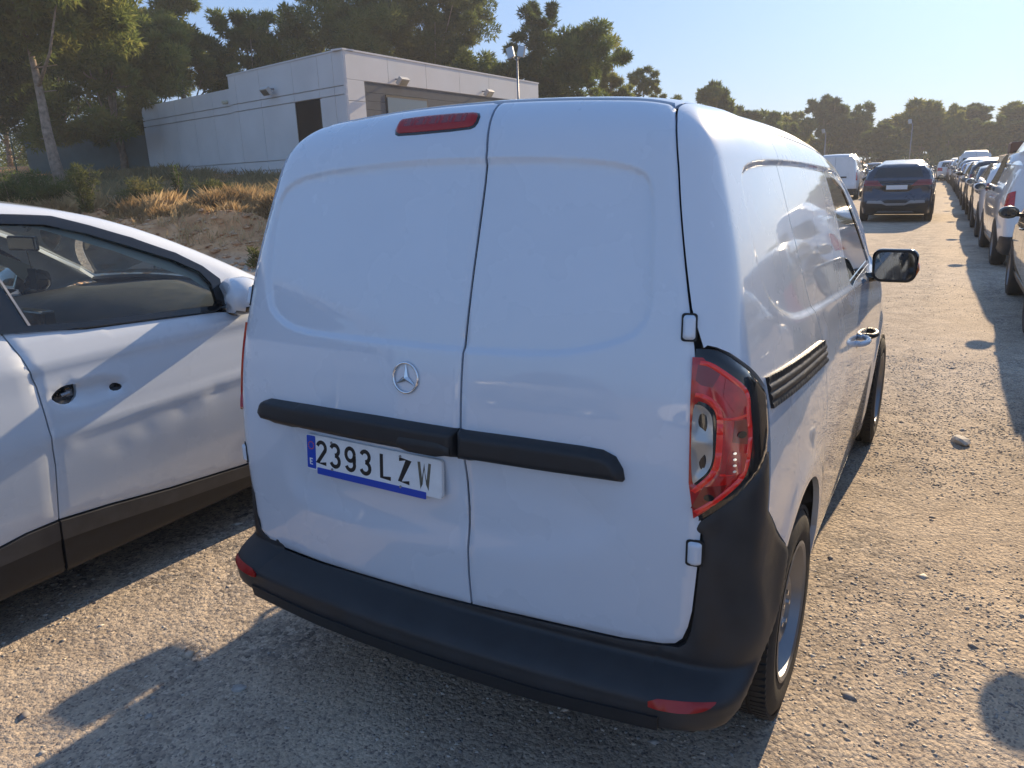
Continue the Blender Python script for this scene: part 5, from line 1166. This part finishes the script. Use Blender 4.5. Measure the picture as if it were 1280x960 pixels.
def tree(name,label,px,top,depth,rad,seed,mm=None,hb=.3,nt=16000,lean=0,grp='near',ln=.26,wd=.062,nc=110,trunk_r=.17,z0=None,share=None):
    p=place(px,depth);z=float(terr(p[0],p[1])) if z0 is None else z0
    H=CP[2]+(hor_y(px)-top)/FPX*depth-z
    t=thing(name,label,'tree',(p[0],p[1],z),0,TG[grp])
    if share and share in protos:
        (m1,m2,H0,R0)=protos[share];sc=(rad/R0,rad/R0,H/H0);rot=(seed*1.7)%6.28
        for nm,me in(('crown',m1),('trunk',m2)):
            o=bpy.data.objects.new(nm,me);link(o,t);o.scale=sc;o.rotation_euler=(0,0,rot)
            if nm=='crown' and mm is not None and o.material_slots: o.material_slots[0].link='OBJECT';o.material_slots[0].material=mm
        return t
    (V,T),b=tree_mesh(seed,H,rad,nc,nt,ln,wd,lean,cr=.62 if grp=='far' else .68,hb=hb,trunk_r=trunk_r)
    c=mobj('crown',V,T,mm or LP,t);k=b.build('trunk',BK,t,smooth=True)
    if share:protos[share]=(c.data,k.data,H,rad)
    return t
# left group
tree('pine_tree','tall pine with bare leaning pale trunk at far left edge',80,-70,29.0,3.90,11,LP,hb=.52,nt=30000,lean=-1.1,nc=150,trunk_r=.20)
tree('pine_tree','leafy pine cut by the left frame edge behind the leaning trunk',-45,-90,36.2,4.74,12,LD,hb=.25,nt=20000,nc=130)
tree('pine_tree','low yellowish pine beside the left end of the cabin',158,28,36.2,3.62,13,LP,hb=.10,nt=26000,nc=130)
tree('pine_tree','dark pine filling the gap behind the fence at left',95,60,42.5,4.50,14,LD,hb=.05,nt=20000,nc=130)
tree('pine_tree','round sunlit pine rising over the left roof end of the cabin',243,-12,42.5,3.38,15,LP,hb=.12,nt=26000,nc=140)
tree('pine_tree','small yellow-green pine over the cabin roof step',330,32,45.0,2.88,16,LP,hb=.1,nt=16000,nc=100)
tree('pine_tree','large dark pine reaching the top frame edge above the cabin corner',440,-60,47.5,5.38,17,LD,hb=.15,nt=34000,nc=170)
tree('pine_tree','large dark pine with ragged right side above the cabin front',548,-28,50.0,4.25,18,LD,hb=.15,nt=28000,nc=150)
tree('pine_tree','short brownish pine low behind the right cabin end',590,75,46.2,3.25,19,LP,hb=.1,nt=14000,nc=100)
tree('pine_tree','round-topped dark pine right of the floodlight post',678,15,47.0,2.70,20,LD,hb=.1,nt=18000,nc=110)
tree('pine_tree','wide bushy pine between floodlight post and open sky',722,42,46.0,3.30,21,LP,hb=.05,nt=22000,nc=130)
tree('pine_tree','narrow pine stepping down towards the open sky',766,62,52.0,1.70,22,LP,hb=.05,nt=10000,nc=80)
tree('pine_tree','small rounded pine seen just above the van roof',803,86,60.0,2.10,23,LD,hb=.1,nt=9000,nc=80)
tree('pine_tree','low pine just clearing the van roof at its right corner',835,118,64.0,1.90,24,LD,hb=.1,nt=6000,nc=60)
tree('pine_tree','pine behind the low brownish one filling the cabin roofline',505,55,53.8,4.25,25,LD,hb=.05,nt=14000,nc=100)
tree('pine_tree','background pine closing the gap above the cabin step',385,30,55.0,4.12,26,LD,hb=.05,nt=14000,nc=100)
tree('pine_tree','background pine behind the round sunlit one',205,20,52.5,4.12,27,LD,hb=.05,nt=12000,nc=90)
tree('pine_tree','deep background pine behind the fence at far left',20,20,52.5,5.38,28,LD,hb=.02,nt=14000,nc=100)
# far line
rg=random.Random(5)
specs0=[(893,104,74,2.6),(925,124,88,3.4),(960,140,92,3.4),(1000,133,100,4.2),(1030,127,102,4.4),(1068,127,104,4.6),(1098,140,96,3.6),(1116,143,108,4),(1150,132,102,4.2),(1182,128,100,4.6),(1208,129,106,4.6),(1238,134,98,4.2),(1262,130,104,4.6),(1292,130,100,4.6),(1325,128,104,4.8),
(944,150,118,4.5),(985,140,122,5),(1050,138,120,5),(1125,152,122,5),(1165,140,122,5),(1222,138,122,5),(1280,138,122,5),(1084,150,118,5),(1015,150,112,4)]
specs=[(px,tp+([-7,5,-2,9,-9,3,7,-4][i%8] if i<15 else 14)+8,dp,r_*([.92,.7,.8,.98,.75][i%5])) for i,(px,tp,dp,r_) in enumerate(specs0)]
words=['bushy','ragged','rounded','dense','loose','broad','narrow','tall']
marks={893:'lone dark pine standing up beyond the right corner of the van roof',925:'low pine next to the lone dark one beyond the van roof',960:'far bushy tree above the van roof shoulder',1000:'far tall tree left of the faint lamp post',1030:'far rounded tree behind the faint left lamp post',1068:'far broad tree above the tall white box van',1098:'far pale tree in the dip above the blue crossover left side',1116:'far short tree right above the blue crossover',1150:'far dense tree just right of the thin lamp post',1182:'far broad tree above the end of the drive',1208:'far dark tree above the end of the parked row',1238:'far ragged tree over the roof of the second white van',1262:'far tall tree by the right frame edge',1292:'far tree at the right frame edge',1325:'far tree just beyond the right frame edge'}
for i,(px,top,dp,rd_) in enumerate(specs):
    lb=marks.get(px) if i<15 else 'second-line tree glimpsed between the trunks, '+['leftmost of the back line','above the van side window','behind the broad tree over the box van','behind the short tree over the blue crossover','behind the dense tree by the lamp post','behind the ragged tree over the second van','at the right frame edge in the back line','in the dip above the blue crossover','beside the faint lamp post'][i-15]
    tree('tree',lb,px,top,dp,rd_,40+i,[LP,LD][(i*7)%3%2],hb=.04,nt=13000,nc=120,grp='far',ln=.42,wd=.14,share='far%d'%(i%6),z0=0.)
# far scrub mass closing the horizon under the crowns
def scrub(name,lab,n,xr,yr,h,mm,seed,ln=.4,wd=.2,r=1.2):
    g_=np.random.default_rng(seed);x=g_.uniform(*xr,n);y=g_.uniform(*yr,n);z=terr(x,y)+h*.45;c=np.stack([x,y,z],1)
    V,T=tufts(c,np.full(n,r),n*130,ln,wd,g_);o=mobj(name,V,T,mm);tag(o,lab,'undergrowth',kind='stuff')
scrub('undergrowth','dark undergrowth mass beneath the far trees',150,(-70,30),(108,124),2.2,LD,77,.5,.25,2.2)
scrub('undergrowth','dark undergrowth mass beneath the pines behind the cabin',190,(-75,-16),(29,40),2.8,LD,78,.34,.13,1.9)
# dry grass on the bank
GRS=leafmat('dry_grass_blades',(.30,.20,.10),(.50,.36,.19),(.66,.50,.29),.35)
def grass(name,lab,n,fn,hmin,hmax,mm,seed,wd=.012):
    g_=np.random.default_rng(seed);x,y=fn(g_,n);n=len(x);z=terr(x,y)
    cl=fbm(x*1.1,y*1.1,3,seed);h=(hmin+(hmax-hmin)*g_.random(n))*np.clip((cl-.22)*2.6,.25,1.25)
    a=g_.random(n)*6.28;lx,ly=.35*h*g_.normal(size=n),.35*h*g_.normal(size=n);w=wd*(.6+.8*g_.random(n))
    A=np.stack([x-w*np.cos(a),y-w*np.sin(a),z-.02],1);B=np.stack([x+w*np.cos(a),y+w*np.sin(a),z-.02],1);C=np.stack([x+lx*.45+w*.6*np.cos(a),y+ly*.45+w*.6*np.sin(a),z+h*.6],1);D=np.stack([x+lx,y+ly,z+h],1)
    V=np.stack([A,B,C,D],1).reshape(-1,3);q=np.arange(n)[:,None]*4;T=np.concatenate([q+np.array([[0,1,2]]),q+np.array([[0,2,3]])]);o=mobj(name,V,T,mm);tag(o,lab,'grass',kind='stuff')
def bankfn(d0,d1,pw=1.):
    def fn(g_,n):
        u=g_.uniform(-34,-10.2,n);d=g_.uniform(d0,d1,n);y=(d+.3*u)/.95
        # keep off the cabin footprint
        rel=np.stack([u-cab.location[0],y-cab.location[1]],1)/KS;a=rel@nl;b_=rel@ul;c_=rel@nr
        k=~((a<.02)&(c_<.02)&(b_<Ll+.2)&((rel@ur)<Lr));k&=fbm(u*.8,y*.8,3,31)>.30
        return u[k],y[k]
    return fn
grass('dry_grass','golden dry grass along the top of the earth bank before the cabin',60000,bankfn(13.4,15.2),.20,.55,GRS,91)
grass('dry_grass','greyish dry weeds around the foot of the cabin and fence',120000,bankfn(14.6,30),.12,.45,leafmat('grey_weeds',(.16,.15,.08),(.26,.22,.12),(.38,.30,.17),.3),92,.007)
grass('dry_grass','sparse dry tufts on the slope of the earth bank',3500,bankfn(12.2,13.4),.10,.30,GRS,93)
def weed(label,px,depth,h,r,seed,mm=LB,n=2600,cat='bush',group='weeds growing on the bank'):
    p=place(px,depth);z=float(terr(*p));t=thing('weed_bush',label,cat,(p[0],p[1],z),0,group);g_=np.random.default_rng(seed)
    st=MB();cent=[];rad=[]
    for i in range(16):
        a=g_.random()*6.28;q=r*g_.random();hh=h*(.5+.5*g_.random());e=(q*math.cos(a),q*math.sin(a),hh);st.tube([(0,0,0),(e[0]*.5,e[1]*.5,hh*.55),e],[.012,.008,.004],4)
        for k in range(5): s_=(k+1)/5;cent.append((e[0]*s_,e[1]*s_,hh*s_));rad.append(r*.22)
    V,T=tufts(np.array(cent),np.array(rad),n,.10,.028,g_,.5);mobj('foliage',V,T,mm,t);st.build('stem',BK,t);return t
weed('tall yellowish weed bush in front of the fence above the car roof',104,17.5,1.05,.42,101)
weed('dark green bush at the far left below the fence',12,18,1.0,.9,102,LD,5200)
weed('dark weed bush left of the tall yellowish one',60,18.6,.9,.8,103,LD,4200)
weed('thin dark weed standing against the white cabin wall',222,18.8,1.05,.16,104,LD,500)
weed('green shrub at the foot of the bank by the van left edge',322,13.2,.55,.28,105,LB,1600)
weed('greyish weed bush before the left cabin corner',170,18.3,.7,.7,106,LB,3000)
weed('grey-green weed clump before the cabin wall',262,19.5,.5,.5,107,LB,2000)
# ================= light haze over the lot =================
hm=bpy.data.materials.new('thin_haze');hm.use_nodes=True;hn=hm.node_tree.nodes;hn.clear();ho=hn.new('ShaderNodeOutputMaterial');hv=hn.new('ShaderNodeVolumePrincipled')
hv.inputs['Density'].default_value=.0013;hv.inputs['Color'].default_value=(.92,.95,1,1);hv.inputs['Anisotropy'].default_value=.1;hm.node_tree.links.new(hv.outputs[0],ho.inputs['Volume'])
b=MB();b.box(-402,402,-62,602,-1.5,24);hz=b.build('haze',hm);tag(hz,kind='stuff')
